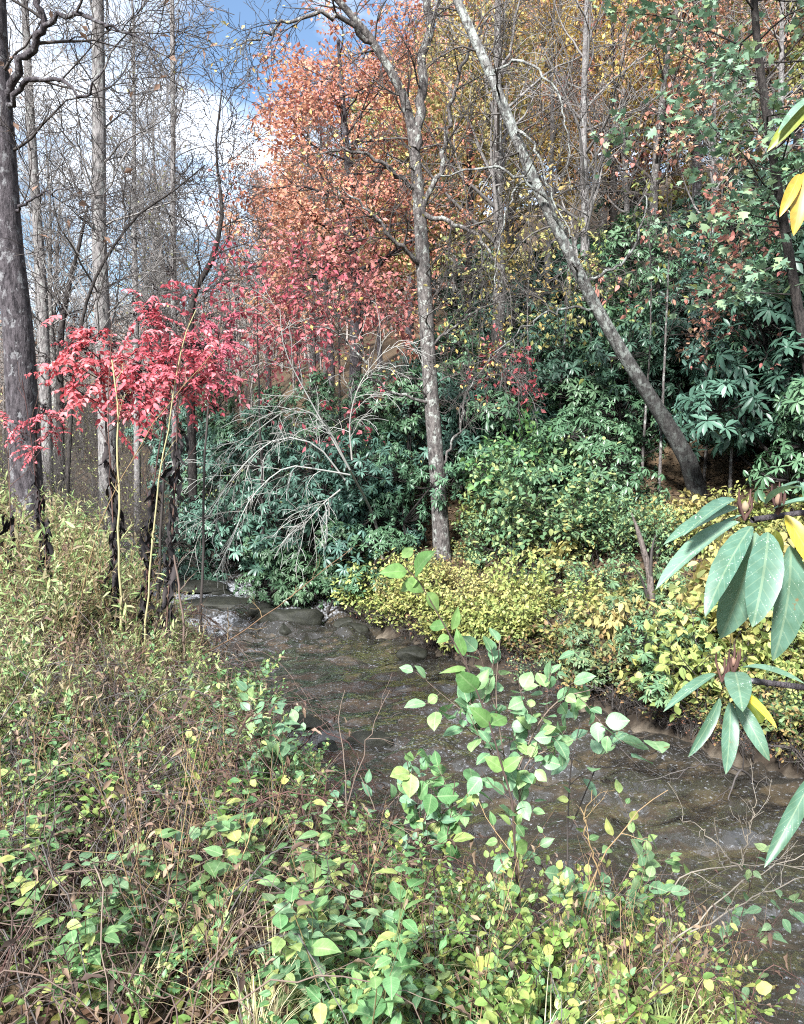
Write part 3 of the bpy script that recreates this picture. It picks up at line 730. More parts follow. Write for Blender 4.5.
near = [  # px, Y, proto, palette, scale
 (470, 21, 2, 'yellow', .9), (500, 25, 0, 'gold', 1), (455, 26, 4, 'orange', 1), (560, 30, 1, 'rust', 1), (610, 26, 2, 'gold', 1.1), (640, 22, 4, 'rust', .9),
 (650, 29, 0, 'pink', 1.05), (690, 25, 0, 'rust', .95), (720, 30, 1, 'brown', 1.), (760, 26, 2, 'olive', 1.), (790, 31, 0, 'brown', 1.), (600, 35, 1, 'pink', 1.), (520, 36, 0, 'gold', 1.), (470, 36, 1, 'rust', 1.),
 (430, 31, 3, 'gold', 1.2), (410, 38, 0, 'rust', 1.), (380, 30, 3, 'olive', 1.), (330, 28, 3, 'orange', 1.2), (360, 42, 4, 'brown', 1), (690, 40, 0, 'gold', 1.1), (640, 44, 1, 'gold', 1.1), (750, 42, 1, 'rust', 1.), (800, 40, 4, 'olive', 1.),
 (560, 46, 0, 'rust', 1.1), (500, 50, 1, 'brown', 1.1), (445, 48, 0, 'gold', 1.), (400, 52, 1, 'brown', 1.), (830, 27, 1, 'olive', 1.), (860, 34, 0, 'gold', 1), (300, 36, 2, 'rust', .9), (270, 44, 4, 'brown', .9), (320, 48, 0, 'brown', .9), (560, 33, 0, 'rust', 1.), (610, 36, 2, 'pink', 1.1), (650, 34, 3, 'rust', 1.2), (690, 36, 1, 'gold', .9), (725, 34, 2, 'rust', 1.1), (770, 36, 0, 'gold', 1.), (630, 40, 0, 'rust', 1.1), (580, 41, 3, 'gold', 1.4), (670, 43, 2, 'pink', 1.3), (740, 46, 0, 'rust', 1.2), (710, 30, 3, 'olive', 1.), (790, 43, 3, 'brown', 1.4)]
for i, (px, Y, pi, pal, sc) in enumerate(near):
    cn = PAL[pal][1]
    wood(px, 400, Y, pi, pal, sc, f'{cn} autumn tree among the woods on the slope across the stream', f'{cn} trees on the wooded slope')
for i, (px, Y, pi, sc) in enumerate([(492, 19, 1, .9), (578, 19, 0, .9), (545, 23, 2, 1.), (630, 24, 2, 1.), (706, 21, 2, .9), (780, 21, 0, .8)]):
    wood(px, 400, Y, pi, None, sc, 'thin almost leafless tree standing in the woods on the slope', 'almost leafless trees on the wooded slope', bare=True)
for i in range(52):     # bare woods beyond the left bank and round the bend
    Y = RNG.uniform(24, 105); px = RNG.uniform(-40, 330)
    if Y < 32 and 205 < px < 262: continue
    wood(px, 400, Y, int(RNG.integers(0, 3)), ['brown', 'rust', 'olive'][i % 3], RNG.uniform(.5, .8), 'bare grey-brown tree in the woods beyond the weedy bank', 'bare trees beyond the weedy bank', bare=True)
reseed(64)
n_ = 900; Y_ = RNG.uniform(42, 150, n_); px_ = RNG.uniform(-80, 460, n_); x_ = (px_ - 402) / FPX * Y_; z_ = height(x_, Y_); h_ = RNG.uniform(5, 9.5, n_)
t_ = np.linspace(0, 1, 6)[None, :, None]; b_ = np.c_[x_, Y_, z_ - .2]; e_ = b_ + np.c_[RNG.normal(0, .6, n_), RNG.normal(0, .6, n_), h_]
P_ = b_[:, None] * (1 - t_) + e_[:, None] * t_; R_ = (.11 * h_ / 10)[:, None] * np.linspace(1, .15, 6)[None]
A = grow(P_, R_, 12, .2, .98, .8, 2.0, 4, .15, .3, .5, .3, Lt=.5); B = grow(*A, 4, .2, 1, .7, 1.1, 4, .2, .2, .6, .5)
np.maximum(A[1], .014, out=A[1]); np.maximum(B[1], .009, out=B[1])
g = Geo(); tubes(g, P_, R_, 4); tubes(g, *A, 3); tubes(g, *B, 3)
o = g.build('distant_woods', stem_mat('distant grey brown wood', [(.16, .145, .135), (.24, .215, .2), (.32, .29, .27)])); setp(o, 'far bare grey-brown wood covering the hillside beyond the bend', 'wood', kind='stuff')
g = Geo(); twig_leaves(g, FAR, B[0], 2, .26, 1., .2, keep=.55)
o2 = g.build('distant_foliage', leaf_mat('distant dull leaf', [(.22, .15, .10), (.3, .2, .13), (.26, .22, .12), (.34, .17, .11)], .7, .3)); setp(o2, 'thin rusty foliage left on the far hillside wood', 'foliage', kind='stuff')
for pr in protos + bareps: assert pr.name in used

# green maple reaching in from the right
gb = at(835, 420, 11.5); gb[2] = gz(gb[0], gb[1])
reseed(90)
P = smooth_poly([gb, at(795, 290, 11.2), at(772, 150, 11), at(757, 40, 10.8), at(750, -80, 10.6)], 18)[None]; R = np.linspace(.085, .04, 18)[None]
A = grow(P, R, 38, .36, .98, 1.3, 1.9, 8, .13, -.1, .3, .25, .014, flat=.6)
B = grow(*A, 10, .2, 1, .8, .75, 5, .14, -.05, .6, .3, flat=.7)
o = thing('maple_tree', 'green-leaved maple with a dark trunk at the top of the rhododendron slope', 'tree', gb)
g = Geo(); tubes(g, P, R, 10); tubes(g, *A, 5); g.build('trunk', BARK_DARK, o, gb)
g = Geo(); tubes(g, *B, 3); g.build('branch_work', TWIG_DARK, o, gb)
g = Geo(); twig_leaves(g, MAPLE, B[0], 13, .105, .6, .3, jit=.06, clump=.9); twig_leaves(g, MAPLE, A[0], 14, .11, .6, .2, .4, jit=.05); g.build('crown', L_BLUEGREEN, o, gb)

# saplings in the shade of the slope with sparse coloured leaves
for i, (px, Y, top, lm, tpl, lab, keep) in enumerate([
    (660, 13.5, 95, L_PINK, OVATE, 'thin sapling with sparse salmon-pink leaves against the dark slope', .3),
    (705, 14.0, 150, L_RUST, OVATE, 'sapling with tiers of rusty orange leaves under the green maple', .55),
    (645, 14.6, 170, L_YGREEN, OVATE, 'thin sapling with a few pale yellow-green leaves on the dark slope', .22),
    (735, 13.0, 185, L_PINK, OVATE, 'small sapling with coppery leaf sprays above the rhododendron slope', .4),
    (560, 16., 215, L_YELLOW, FAR, 'small yellow-leaved sapling behind the leaning tree', .5),
    (530, 16.5, 190, L_GOLD, FAR, 'small golden-leaved sapling between the forked tree and the leaning tree', .55),
    (600, 17., 250, L_YGREEN, FAR, 'little lime-leaved sapling in the shade beside the leaning tree', .35),
    (475, 17., 230, L_OLIVE, FAR, 'small olive-leaved tree just behind the forked grey tree', .6)]):
    b_ = at(px, 400, Y); b_[2] = gz(b_[0], b_[1]); hh = at(px, top, Y)[2] - b_[2]
    tree('sapling_tree', lab, b_, hh, .03, BARK_GREY, TWIG_DARK, lm, tpl, .11, 3, keep, seed=100 + i, nl=13, ll=.24, la=1.25, trop=.0, n3=2, crown0=.4, jit=.02, cat='sapling')
# ------------------------------------------------------------------ rhododendrons
def whorls(g, pos, nrm, size, n=9, tpl=RHODO_FAR, open_=.45):
    """rosettes of long leaves round the shoot ends"""
    K = len(pos); nrm = nz(nrm)
    ref = np.where(np.abs(nrm[:, 2:3]) > .9, np.array([[1., 0, 0]]), np.array([[0, 0, 1.]]))
    u = nz(np.cross(nrm, ref)); v = np.cross(nrm, u)
    a = (np.arange(n) * 6.283 / n)[None] + RNG.random((K, 1)) * 6.28 + RNG.normal(0, .18, (K, n))
    rdl = np.cos(a)[..., None] * u[:, None] + np.sin(a)[..., None] * v[:, None]
    el = (RNG.normal(open_ - .4, .35, (K, 1)) + RNG.normal(0, .28, (K, n)))[..., None]
    d = nz(rdl * np.cos(el) + nrm[:, None] * np.sin(el) - np.array([0, 0, .25]))
    P_ = np.repeat(pos[:, None], n, 1) + rdl * size * .05
    s = size * RNG.uniform(.6, 1.15, (K, 1)) * RNG.uniform(.75, 1.2, (K, n))
    leaves(g, tpl, P_.reshape(-1, 3), d.reshape(-1, 3), np.repeat(nrm[:, None], n, 1).reshape(-1, 3) + np.array([0, 0, .3]), s.ravel(), np.clip(np.repeat(RNG.random(K), n) * .6 + RNG.random(K * n) * .4, 0, 1))

def rhodo(label, rx, ry, h, nw, seed, mat, lsize=.16, lobes=8):
    reseed(seed)
    o = thing('rhododendron', label, 'shrub', (0, 0, 0))
    c = RNG.normal(0, 1, (lobes, 3)) * [rx * .45, ry * .45, h * .18] + [0, 0, h * .55]
    s = RNG.uniform(.38, .62, (lobes, 1)) * [rx, ry, h * .55]
    j = RNG.integers(0, lobes, nw)
    d = nz(RNG.normal(0, 1, (nw, 3))); d[:, 2] = np.abs(d[:, 2]) * RNG.choice([1, 1, 1, -.6], nw)
    p = c[j] + d * s[j] * RNG.uniform(.75, 1.03, (nw, 1))
    p[:, 2] = np.maximum(p[:, 2], .12)
    g = Geo(); whorls(g, p, d * [1, 1, .6] + np.array([0, 0, .7]), lsize); fol = g
    base = np.zeros((lobes, 3)); base[:, :2] = RNG.normal(0, .18, (lobes, 2)); base[:, 2] = -.2
    P_ = np.stack([base, base * .5 + c * .5 + RNG.normal(0, .15, (lobes, 3)), c + RNG.normal(0, .1, (lobes, 3))], 1)
    P_ = np.stack([smooth_poly(x, 9) for x in P_]); R_ = np.tile(np.linspace(.035, .014, 9), (lobes, 1))
    g = Geo(); tubes(g, P_, R_, 5)
    k_ = RNG.choice(nw, min(nw, 260), replace=False)
    T_ = np.stack([smooth_poly(np.array([c[j[x]], c[j[x]] * .5 + p[x] * .5 - [0, 0, .05], p[x]]), 5) for x in k_]); tubes(g, T_, np.tile(np.linspace(.012, .005, 5), (len(k_), 1)), 3)
    g.build('stem', BARK_DARK, o); fol.build('foliage', mat, o)
    return o
RH = [rhodo('x', 1.5, 1.3, 2.6, 520, 201, L_RHODO), rhodo('x', 1.7, 1.4, 2.2, 560, 202, L_RHODO), rhodo('x', 1.2, 1.2, 3.0, 480, 203, L_RHODO2), rhodo('x', 1.3, 1.1, 1.6, 380, 204, L_RHODO2), rhodo('x', 1.5, 1.3, 2.5, 330, 205, L_RHODO, .215, 9), rhodo('x', 1.4, 1.3, 2.1, 430, 206, L_RHODO2, .13, 10)]
rused = set()
def rh(px, Y, i, sc, label, group=None, dz=0):
    p = at(px, 400, Y); p[2] = gz(p[0], p[1]) - .05 + dz; rz = RNG.uniform(0, 6.28)
    sc = np.array([1, 1, RNG.uniform(.9, 1.1)]) * sc
    if i not in rused:
        rused.add(i); place(RH[i], p, rz, sc, label, group); return RH[i]
    return dup(RH[i], p, rz, sc, label, group)
reseed(210)
GA = 'rhododendrons at the bend of the stream'; LA = 'dark green rhododendron in the thicket over the bend of the stream'
for px, Y, i, s in [(215, 16.3, 1, .8), (250, 15.4, 0, .8), (300, 15.0, 1, .95), (345, 14.7, 0, .9), (375, 15.2, 1, .9), (400, 16.6, 2, .9), (330, 16.5, 2, .95), (280, 17.2, 0, 1.), (235, 18.2, 2, .9), (372, 17.3, 0, 1.), (205, 19.5, 1, 1.), (180, 22, 0, 1.), (262, 20.5, 1, 1.), (310, 20, 2, 1.), (360, 20.5, 1, 1.1), (225, 23, 2, 1.), (320, 13.7, 3, .75), (365, 13.4, 3, .75), (275, 14.5, 3, .7)]:
    rh(px, Y, 5 if i == 1 and RNG.random() < .5 else i, s, LA, GA)
GB = 'rhododendrons on the dark slope'; LB = 'blue-green rhododendron in the dense thicket on the slope beyond the leaning tree'
for px, Y, i, s in [(600, 15.0, 1, .9), (625, 15.8, 0, 1.), (690, 15.9, 2, 1.), (805, 13.4, 0, 1.), (805, 12.6, 2, 1.), (850, 11.8, 0, 1.1), (880, 11.2, 1, 1.1), (825, 11.6, 1, .75), (845, 10.8, 3, 1.), (735, 14.5, 0, 1.), (780, 14., 2, 1.1), (820, 13, 0, 1.1), (690, 17, 1, 1.1), (650, 17, 0, 1.), (610, 17.5, 2, 1.), (735, 17, 2, 1.1), (790, 16.5, 0, 1.1), (570, 16, 3, 1.1), (545, 17, 1, 1.), (520, 15.5, 3, 1.1), (490, 16.5, 1, 1.), (465, 17, 0, 1.), (500, 18.5, 2, 1.), (560, 19, 0, 1.1), (600, 20, 1, 1.1), (640, 19.5, 2, 1.1), (690, 19.5, 0, 1.1), (745, 19.5, 1, 1.2), (445, 18.5, 2, .9), (530, 21, 1, 1.1), (840, 15.5, 1, 1.2), (480, 22, 0, 1.2), (520, 24, 1, 1.3), (560, 23, 0, 1.3), (610, 23, 2, 1.2), (650, 24, 0, 1.3), (700, 23, 1, 1.3), (750, 24, 0, 1.3), (800, 23, 1, 1.3), (450, 24, 1, 1.2), (540, 27, 0, 1.4), (590, 28, 1, 1.4), (640, 28, 0, 1.4), (490, 28, 0, 1.4), (600, 13.6, 3, .9), (560, 13.8, 3, .85)]:
    rh(px, Y, 4 if (Y < 14 and i in (0, 2) and px > 700) else (5 if i == 1 and RNG.random() < .5 else i), s, LB, GB)

# ------------------------------------------------------------------ deciduous shrubs on the far bank
def shrub(name, label, w_, h, nst, leafm, lsize, tpl, k, keep, seed, stem=TWIG_DARK, arch=.6, n2=6, n3=5, cat='shrub', out=.8, droop=.3, rs=.008):
    reseed(seed)
    o = thing(name, label, cat, (0, 0, 0))
    a = RNG.random(nst) * 6.28; ln = RNG.uniform(.6, 1.1, nst)
    b0 = np.c_[np.cos(a), np.sin(a), np.zeros(nst)] * (RNG.random((nst, 1)) * w_ * .3); b0[:, 2] = -.08
    e = np.c_[np.cos(a) * w_ * ln * .8, np.sin(a) * w_ * ln * .8, h * RNG.uniform(.55, 1.05, nst)]
    mid = b0 * .4 + e * .6; mid[:, 2] += h * .15 * arch; mid[:, :2] *= .75
    P_ = np.stack([smooth_poly(np.stack([b0[i], mid[i], e[i]]), 9) for i in range(nst)])
    P_[:, 1:] += RNG.normal(0, .02 * h, P_[:, 1:].shape)
    R_ = np.tile(np.linspace(rs, rs * .4, 9), (nst, 1))
    B_ = grow(P_, R_, n2, .15, .98, .75, h * .45, 6, .18, .2, .7, .4, Lt=.4)
    C_ = grow(*B_, n3, .1, 1, .75, h * .2, 4, .2, 0, .7, .5)
    g = Geo(); tubes(g, P_, R_, 4); tubes(g, *B_, 3); tubes(g, *C_, 3); g.build('stem', stem, o)
    if k:
        g = Geo(); twig_leaves(g, tpl, C_[0], k, lsize, out, droop, keep=keep, jit=.015); twig_leaves(g, tpl, B_[0], k, lsize, out, droop, .3, keep=keep, jit=.015)
        g.build('foliage', leafm, o)
    return o
def many(f, n): return [f(i) for i in range(n)]
SH = {'yellow': many(lambda i: shrub('spicebush', 'x', .7, .95, 11, L_YELLOW, .065, FAR, 4, .75, 301 + 20 * i), 2),
      'ygreen': many(lambda i: shrub('spicebush', 'x', .65, .9, 10, L_YGREEN, .085, OVATE, 3, .75, 302 + 20 * i), 2),
      'green': many(lambda i: shrub('leafy_shrub', 'x', .7, 1.35, 10, L_SOFT, .085, OVATE, 4, .75, 303 + 20 * i, droop=.4), 3),
      'big': many(lambda i: shrub('leafy_shrub', 'x', .55, .9, 8, L_YELLOW, .13, OVATE, 2, .8, 307 + 20 * i, n3=3, droop=.7, out=.6), 2),
      'mix': many(lambda i: shrub('bank_shrub', 'x', .6, .65, 10, L_BANKMIX, .06, FAR, 3, .6, 304 + 20 * i, stem=TWIG_GREY), 3),
      'low': many(lambda i: shrub('bank_shrub', 'x', .5, .4, 12, L_BANKMIX, .06, OVATE, 3, .7, 306 + 20 * i, stem=TWIG_GREY, arch=.9), 2),
      'tangle': many(lambda i: shrub('bare_shrub', 'x', .8, .4, 16, H0_BROWN, .05, FAR, 1, .10, 308 + 20 * i, stem=[TWIG_DARK, TWIG_GREY][i], arch=1.6, n2=7, n3=5), 2),
      'twig': many(lambda i: shrub('twiggy_shrub', 'x', .8, 1.9, 18, L_OLIVE, .05, FAR, 1, .15, 305 + 20 * i, stem=TWIG_GREY, n2=8, n3=6), 2)}
shused = set(); shn = {}
def sh(kind, px, py, Y, sc, label, group=None, mats=None, xy=None, tilt=(0, 0)):
    p = at(px, py, Y) if xy is None else np.array([*xy, 0.]); p[2] = gz(p[0], p[1]); rz = RNG.uniform(0, 6.28)
    n = shn.get(kind, 0); shn[kind] = n + 1; pr = SH[kind][n % len(SH[kind])]
    sc = np.array([RNG.uniform(.85, 1.2), RNG.uniform(.85, 1.2), RNG.uniform(.8, 1.2)]) * sc
    if pr.name not in shused and mats is None:
        shused.add(pr.name); place(pr, p, rz, sc, label, group); return pr
    return dup(pr, p, rz, sc, label, group, mats, tilt)
GL = {'yellow': ("golden yellow shrub along the water's edge below the forked tree", "golden shrubs at the water's edge"),
      'ygreen': ('yellow-green shrub on the far bank between the leaning tree and the water', 'yellow-green shrubs on the far bank'),
      'green': ('soft green leafy shrub in the gap between the two lichened trees', 'green shrubs on the far bank'),
      'big': ('shrub with large bright yellow leaves on the far bank behind the close rhododendron boughs', 'bright yellow shrubs on the far bank'),
      'mix': ('tangled brownish-green shrub on top of the undercut far bank', 'tangled shrubs on the undercut bank'),
      'low': ('low mixed green and brown shrub in the ground growth of the far bank', 'low growth on the far bank'),
      'tangle': ('leafless tangle of dark twigs and roots overhanging the water from the far bank', 'twig tangles overhanging the far bank')}
def bankpt(Yc, e):
    i = np.interp(Yc, CL[:, 1], np.arange(len(CL))); c_ = [np.interp(i, np.arange(len(CL)), CL[:, q]) for q in (0, 1)]
    t_ = [np.interp(i, np.arange(len(CL)), CT[:, q]) for q in (0, 1)]; w__ = np.interp(i, np.arange(len(CL)), WID)
    return c_[0] + t_[1] * (w__ + e), c_[1] - t_[0] * (w__ + e)
reseed(311)
def bank(kind, xy, s, mats=None): sh(kind, 0, 0, 0, s, *GL[kind], mats=mats, xy=xy)
for Yc in np.arange(2.5, 12.6, .33):
    xy = bankpt(Yc, RNG.uniform(-.02, .12)); px = pix(np.array([*xy, .4]))[0]
    if px > 880: continue
    bank('tangle', xy, RNG.uniform(.55, .85))
    if px < 520: bank('yellow' if RNG.random() < .45 else 'ygreen', bankpt(Yc + .1, RNG.uniform(.0, .25)), RNG.uniform(.6, .85), {'foliage': L_YGREEN} if RNG.random() < .35 else None)
    else:
        bank(['mix', 'low', 'mix', 'ygreen' if px > 690 else 'low'][int(RNG.integers(0, 4))], bankpt(Yc + .1, RNG.uniform(.0, .3)), RNG.uniform(.75, 1.1)); bank('mix', bankpt(Yc - .05, RNG.uniform(.0, .2)), RNG.uniform(.55, .8), {'foliage': L_SOFT} if RNG.random() < .4 else None)
for e0 in (.5, 1.0, 1.5, 2.2, 3.0, 3.9):
    for Yc in np.arange(2.0, 12.8, .62):
        xy = bankpt(Yc + RNG.normal(0, .15), e0 + RNG.normal(0, .2)); px = pix(np.array([*xy, .6]))[0]
        if px > 880 or px < 370: continue
        r_ = RNG.random()
        if px < 545: kd = 'yellow' if r_ < .2 else ('ygreen' if r_ < .36 else ('mix' if r_ < .62 else ('tangle' if r_ < .82 else 'low')))
        elif px < 690: kd = 'mix' if r_ < .36 else ('low' if r_ < .66 else ('ygreen' if r_ < .72 else ('tangle' if r_ < .93 else 'big')))
        else: kd = 'ygreen' if r_ < .42 else ('big' if r_ < .6 else ('mix' if r_ < .8 else 'low'))
        if e0 > 2 and px < 545 and kd == 'yellow': kd = 'ygreen' if r_ < .3 else 'low'
        m_ = {'foliage': [L_BANKMIX, L_SOFT, L_YGREEN][int(RNG.integers(0, 3))]} if kd == 'low' else ({'foliage': L_SOFT} if kd == 'mix' and RNG.random() < .5 else None)
        bank(kd, xy, RNG.uniform(.55, 1.0) * (1 if kd != 'big' else .9), m_)
for px, Y, s in [(520, 13.1, 1.15), (548, 12.6, 1.25), (576, 12.6, 1.1), (600, 12.2, .8), (532, 14.0, 1.3), (565, 13.8, 1.2), (625, 11.8, .6), (655, 11.4, .55), (590, 13.3, 1.), (505, 13.8, 1.0), (480, 14.2, .8)]:
    p = at(px, 520, Y); bank('green', p[:2], s, {'foliage': L_GREEN} if RNG.random() < .3 else None)
for px, Y, s in [(245, 16., 1.1), (290, 15.5, 1.15), (325, 16.2, 1.2), (365, 15.6, 1.1), (395, 16.6, 1.1), (270, 18., 1.2), (215, 18, 1.), (60, 12.5, .8), (140, 14, .9), (20, 13, .8), (85, 16, .9), (170, 17, .9), (0, 15, 1.), (40, 17, 1.), (110, 12, .7), (150, 19, 1.), (75, 20, 1.1), (120, 22, 1.1), (20, 21, 1.1), (190, 20, 1.), (60, 24, 1.3), (100, 25, 1.3), (140, 24, 1.3), (165, 26, 1.4), (120, 30, 1.5), (80, 31, 1.5), (30, 28, 1.4), (180, 31, 1.4), (0, 24, 1.3), (150, 34, 1.6), (210, 33, 1.6), (240, 36, 1.6), (50, 36, 1.6), (100, 37, 1.6), (-20, 12, .8)]:
    sh('twig', px, 420, Y, s, 'bare grey twiggy shrub standing over the evergreen thicket', 'bare twiggy shrubs')

# ------------------------------------------------------------------ fallen pale dead branches by the thicket
reseed(330)
db = at(350, 470, 12.9)
lim = [pl((350, 470, 12.9), (325, 425, 12.7), (295, 408, 12.6), (258, 430, 12.4), (215, 470, 12.3)), pl((345, 480, 12.9), (315, 445, 12.6), (275, 440, 12.4), (235, 475, 12.3), (200, 530, 12.2)),
       pl((350, 475, 12.9), (320, 470, 12.6), (285, 468, 12.4), (250, 500, 12.3), (230, 545, 12.2)), pl((352, 460, 12.9), (350, 420, 12.8), (362, 380, 12.7), (390, 345, 12.6)), pl((350, 470, 12.9), (310, 400, 12.7), (285, 350, 12.6), (280, 310, 12.6)), pl((340, 490, 12.8), (322, 505, 12.5), (300, 530, 12.3))]
P = np.stack([smooth_poly(x, 12) for x in lim]); R = np.tile(np.linspace(.016, .005, 12), (6, 1))
gp = smooth_poly([[db[0] + .5, db[1] + 2.0, gz(db[0] + .5, db[1] + 2.0) - .1], [db[0] + .35, db[1] + 1.5, 1.6], db], 8)[None]
A = grow(P, R, 13, .15, 1, .65, .7, 7, .14, -.2, .6, .4, down=1.0); B = grow(*A, 6, .15, 1, .6, .32, 5, .16, 0, .8, .6, down=1.)
for q_ in (A, B): np.maximum(q_[1], .0042, out=q_[1])
o = thing('dead_shrub', 'dead shrub of pale drooping twigs hanging in front of the evergreen thicket', 'shrub', gp[0, 0])
g = Geo(); tubes(g, gp, np.linspace(.03, .016, 8)[None], 7); g.build('stem', TWIG_PALE, o, gp[0, 0])
g = Geo(); tubes(g, P, R, 6); tubes(g, *A, 4); tubes(g, *B, 3); g.build('crown', TWIG_PALE, o, gp[0, 0])

# broken snag on the far bank
sb = at(653, 605, 9.7); sb[2] = gz(sb[0], sb[1]) - .1
reseed(335)
sp = smooth_poly([sb] + pl((650, 580, 9.7), (644, 552, 9.7), (637, 528, 9.7), (631, 512, 9.7)), 14)
o = thing('broken_snag', 'weathered broken snag jutting from the far bank above a patch of red leaves', 'dead stump', sb)
g = Geo(); rr_ = np.array([.085, .075, .062, .055, .05, .045, .043, .04, .038, .036, .033, .026, .015, .004]); tubes(g, sp[None], rr_[None], 9)
g.build('trunk', bark_mat('weathered grey wood', (.035, .026, .022), (.12, .10, .09), None, 0, 1.4), o, sb)
g = Geo(); tubes(g, smooth_poly([sp[6]] + pl((652, 548, 9.6), (656, 535, 9.6)), 7)[None], np.linspace(.03, .006, 7)[None], 6); tubes(g, smooth_poly([sp[3]] + pl((640, 575, 9.6), (628, 562, 9.5)), 7)[None], np.linspace(.025, .005, 7)[None], 6)
g.build('broken_limb', TWIG_GREY, o, sb)

# ------------------------------------------------------------------ rocks and stream debris
k = NT('wet stream rock'); n1 = k.noise(11, 8, k.coord('Object'), .8); n2 = k.noise(55, 3, k.coord('Object'))
c = k.ramp(n1, [(.32, (.004, .004, .004)), (.5, (.012, .011, .009)), (.66, (.028, .028, .02)), (.8, (.07, .07, .06))]).outputs[0]
c = k.mix(k.math('MULTIPLY', n2, .4), c, (.02, .026, .012)); p = k.n('ShaderNodeBsdfPrincipled'); p.inputs['Roughness'].default_value = .6; p.inputs['Specular IOR Level'].default_value = .3
b = k.n('ShaderNodeBump'); b.inputs['Strength'].default_value = .6; b.inputs['Distance'].default_value = .03; k.l(n1, b.inputs['Height']); k.l(b.outputs[0], p.inputs['Normal'])
k.l(c, p.inputs['Base Color']); k.l(p.outputs[0], k.out.inputs[0]); ROCK = k.m
bmesh_tmp = bpy.data.meshes.new('ico')
import bmesh
bm = bmesh.new(); bmesh.ops.create_icosphere(bm, subdivisions=4, radius=1); ICO = np.array([v.co[:] for v in bm.verts]); ICOF = np.array([[v.index for v in f.verts] for f in bm.faces]); bm.free(); bpy.data.meshes.remove(bmesh_tmp)
def rock(label, loc, size, seed, group=None, rz=0.):
    r = np.random.default_rng(seed); v = ICO.copy()
    for _ in range(9):           # facet the ball with random cutting planes
        n = nz(r.normal(0, 1, 3)); dcut = r.uniform(.55, .85); e = v @ n - dcut
        v = v - np.maximum(e, 0)[:, None] * n * .92
    nn = np.array([mnoise.fractal(Vector(p * 1.7 + seed), 1., 2., 5) for p in v]); v = v * (1 + .12 * nn[:, None])
    v = v * np.asarray(size)
    c_, s_ = math.cos(rz), math.sin(rz); v[:, :2] = v[:, :2] @ np.array([[c_, s_], [-s_, c_]])
    g = Geo(); g.add(v, [ICOF], [.5]); o = g.build('rock', ROCK); o.location = loc
    return setp(o, label, 'rock', group)
def onw(px, py):
    d_ = at(px, py, 1) - EYE; t_ = -EYE[2] / d_[2]; p = EYE + d_ * t_
    for _ in range(4):
        s_, dd_, w__ = stream(p[:1], p[1:2]); p = EYE + d_ * ((water_z(dd_)[0] - EYE[2]) / d_[2])
    return p
p = onw(287, 626); rock('long flat dark boulder ending the ledge where the stream spills over', p + [0, .15, .06], (.62, .34, .25), 1, rz=.15)
p = onw(240, 620); rock('half-drowned boulder at the head of the small cascade', p + [0, .1, -.02], (.5, .3, .2), 2)
p = onw(372, 742); rock('small dark boulder breaking the riffle in midstream', p + [0, .05, .0], (.24, .15, .11), 3)
p = onw(300, 722); rock('low brown boulder almost under the riffle near the weedy bank', p + [0, 0, -.06], (.34, .22, .12), 4)
p = onw(405, 660); rock('dark boulder under the golden shrubs at the far edge of the water', p + [.1, .1, .02], (.24, .18, .14), 5)
p = onw(350, 634); rock('dark stone under overhanging evergreen leaves at the ledge', p + [0, .2, .0], (.3, .2, .18), 6)
p = onw(222, 604); rock('broad dark slab of the rock ledge under the white water', p + [0, .1, -.02], (.75, .4, .12), 8, rz=.1)
p = onw(188, 588); rock('flat dark ledge stone at the far end of the cascade', p + [0, .1, 0], (.7, .35, .13), 9, rz=-.1)
p = onw(205, 594); rock('pale flat boulder in the white water upstream', p + [0, 0, .0], (.5, .3, .14), 7)
reseed(345); nr = 0
for i in range(70):
    if nr >= 26: break
    Y = RNG.uniform(5.5, 17); x_ = np.interp(Y, CL[:, 1], CL[:, 0]); w__ = np.interp(Y, CL[:, 1], WID)
    u_ = RNG.uniform(-.95, 1.0); x_ = x_ + u_ * w__; s_, d_, ww_ = stream(np.array([x_]), np.array([Y]))
    edge = abs(s_[0]) > .75 * ww_[0] or Y > 12.4
    sz = RNG.uniform(.07, .2)
    rock('wet dark stone at the edge of the stream' if edge else 'small stone just under the rippled surface of the stream', (x_, Y, water_z(d_)[0] + (.0 if edge else -.10)), (sz * 1.3, sz, sz * (.8 if edge else .6)), 20 + i, 'stones along the stream edges' if edge else 'submerged stones in the stream', RNG.uniform(0, 3)); nr += 1

reseed(347)
for px, py, Y, s_ in [(676, 690, 8.0, .36), (600, 700, 8.7, .3), (770, 650, 8.3, .35), (655, 640, 9.8, .35)]:
    p = at(px, py, Y); p[2] = gz(p[0], p[1]) - .1
    dup(RH[4], p, RNG.uniform(0, 6), s_, 'small pale-leaved young rhododendron tuft low on the far bank', 'young rhododendrons on the far bank', {'foliage': L_SOFT})
for px, Y, s_ in [(712, 8.6, 1.), (745, 8.3, 1.05), (735, 9.0, 1.1), (775, 8.0, 1.), (765, 8.8, 1.1), (705, 9.3, .9), (610, 10.4, .7), (640, 10.0, .6)]:
    p = at(px, 600, Y); bank('big', p[:2], s_)
reseed(346)
bm = bmesh.new(); bmesh.ops.create_icosphere(bm, subdivisions=2, radius=1); I2 = np.array([v.co[:] for v in bm.verts]); I2F = np.array([[v.index for v in f.verts] for f in bm.faces]); bm.free()
n_ = 2600; Y_ = RNG.uniform(2.5, 13, n_); u_ = RNG.uniform(-1, 1, n_); cxx = np.interp(Y_, CL[:, 1], CL[:, 0]); x_ = cxx + u_ * 2.1
s_, d_, w__ = stream(x_, Y_); m_ = np.abs(s_) < w__ - .2; x_, Y_ = x_[m_], Y_[m_]; n_ = len(x_); z_ = height(x_, Y_)
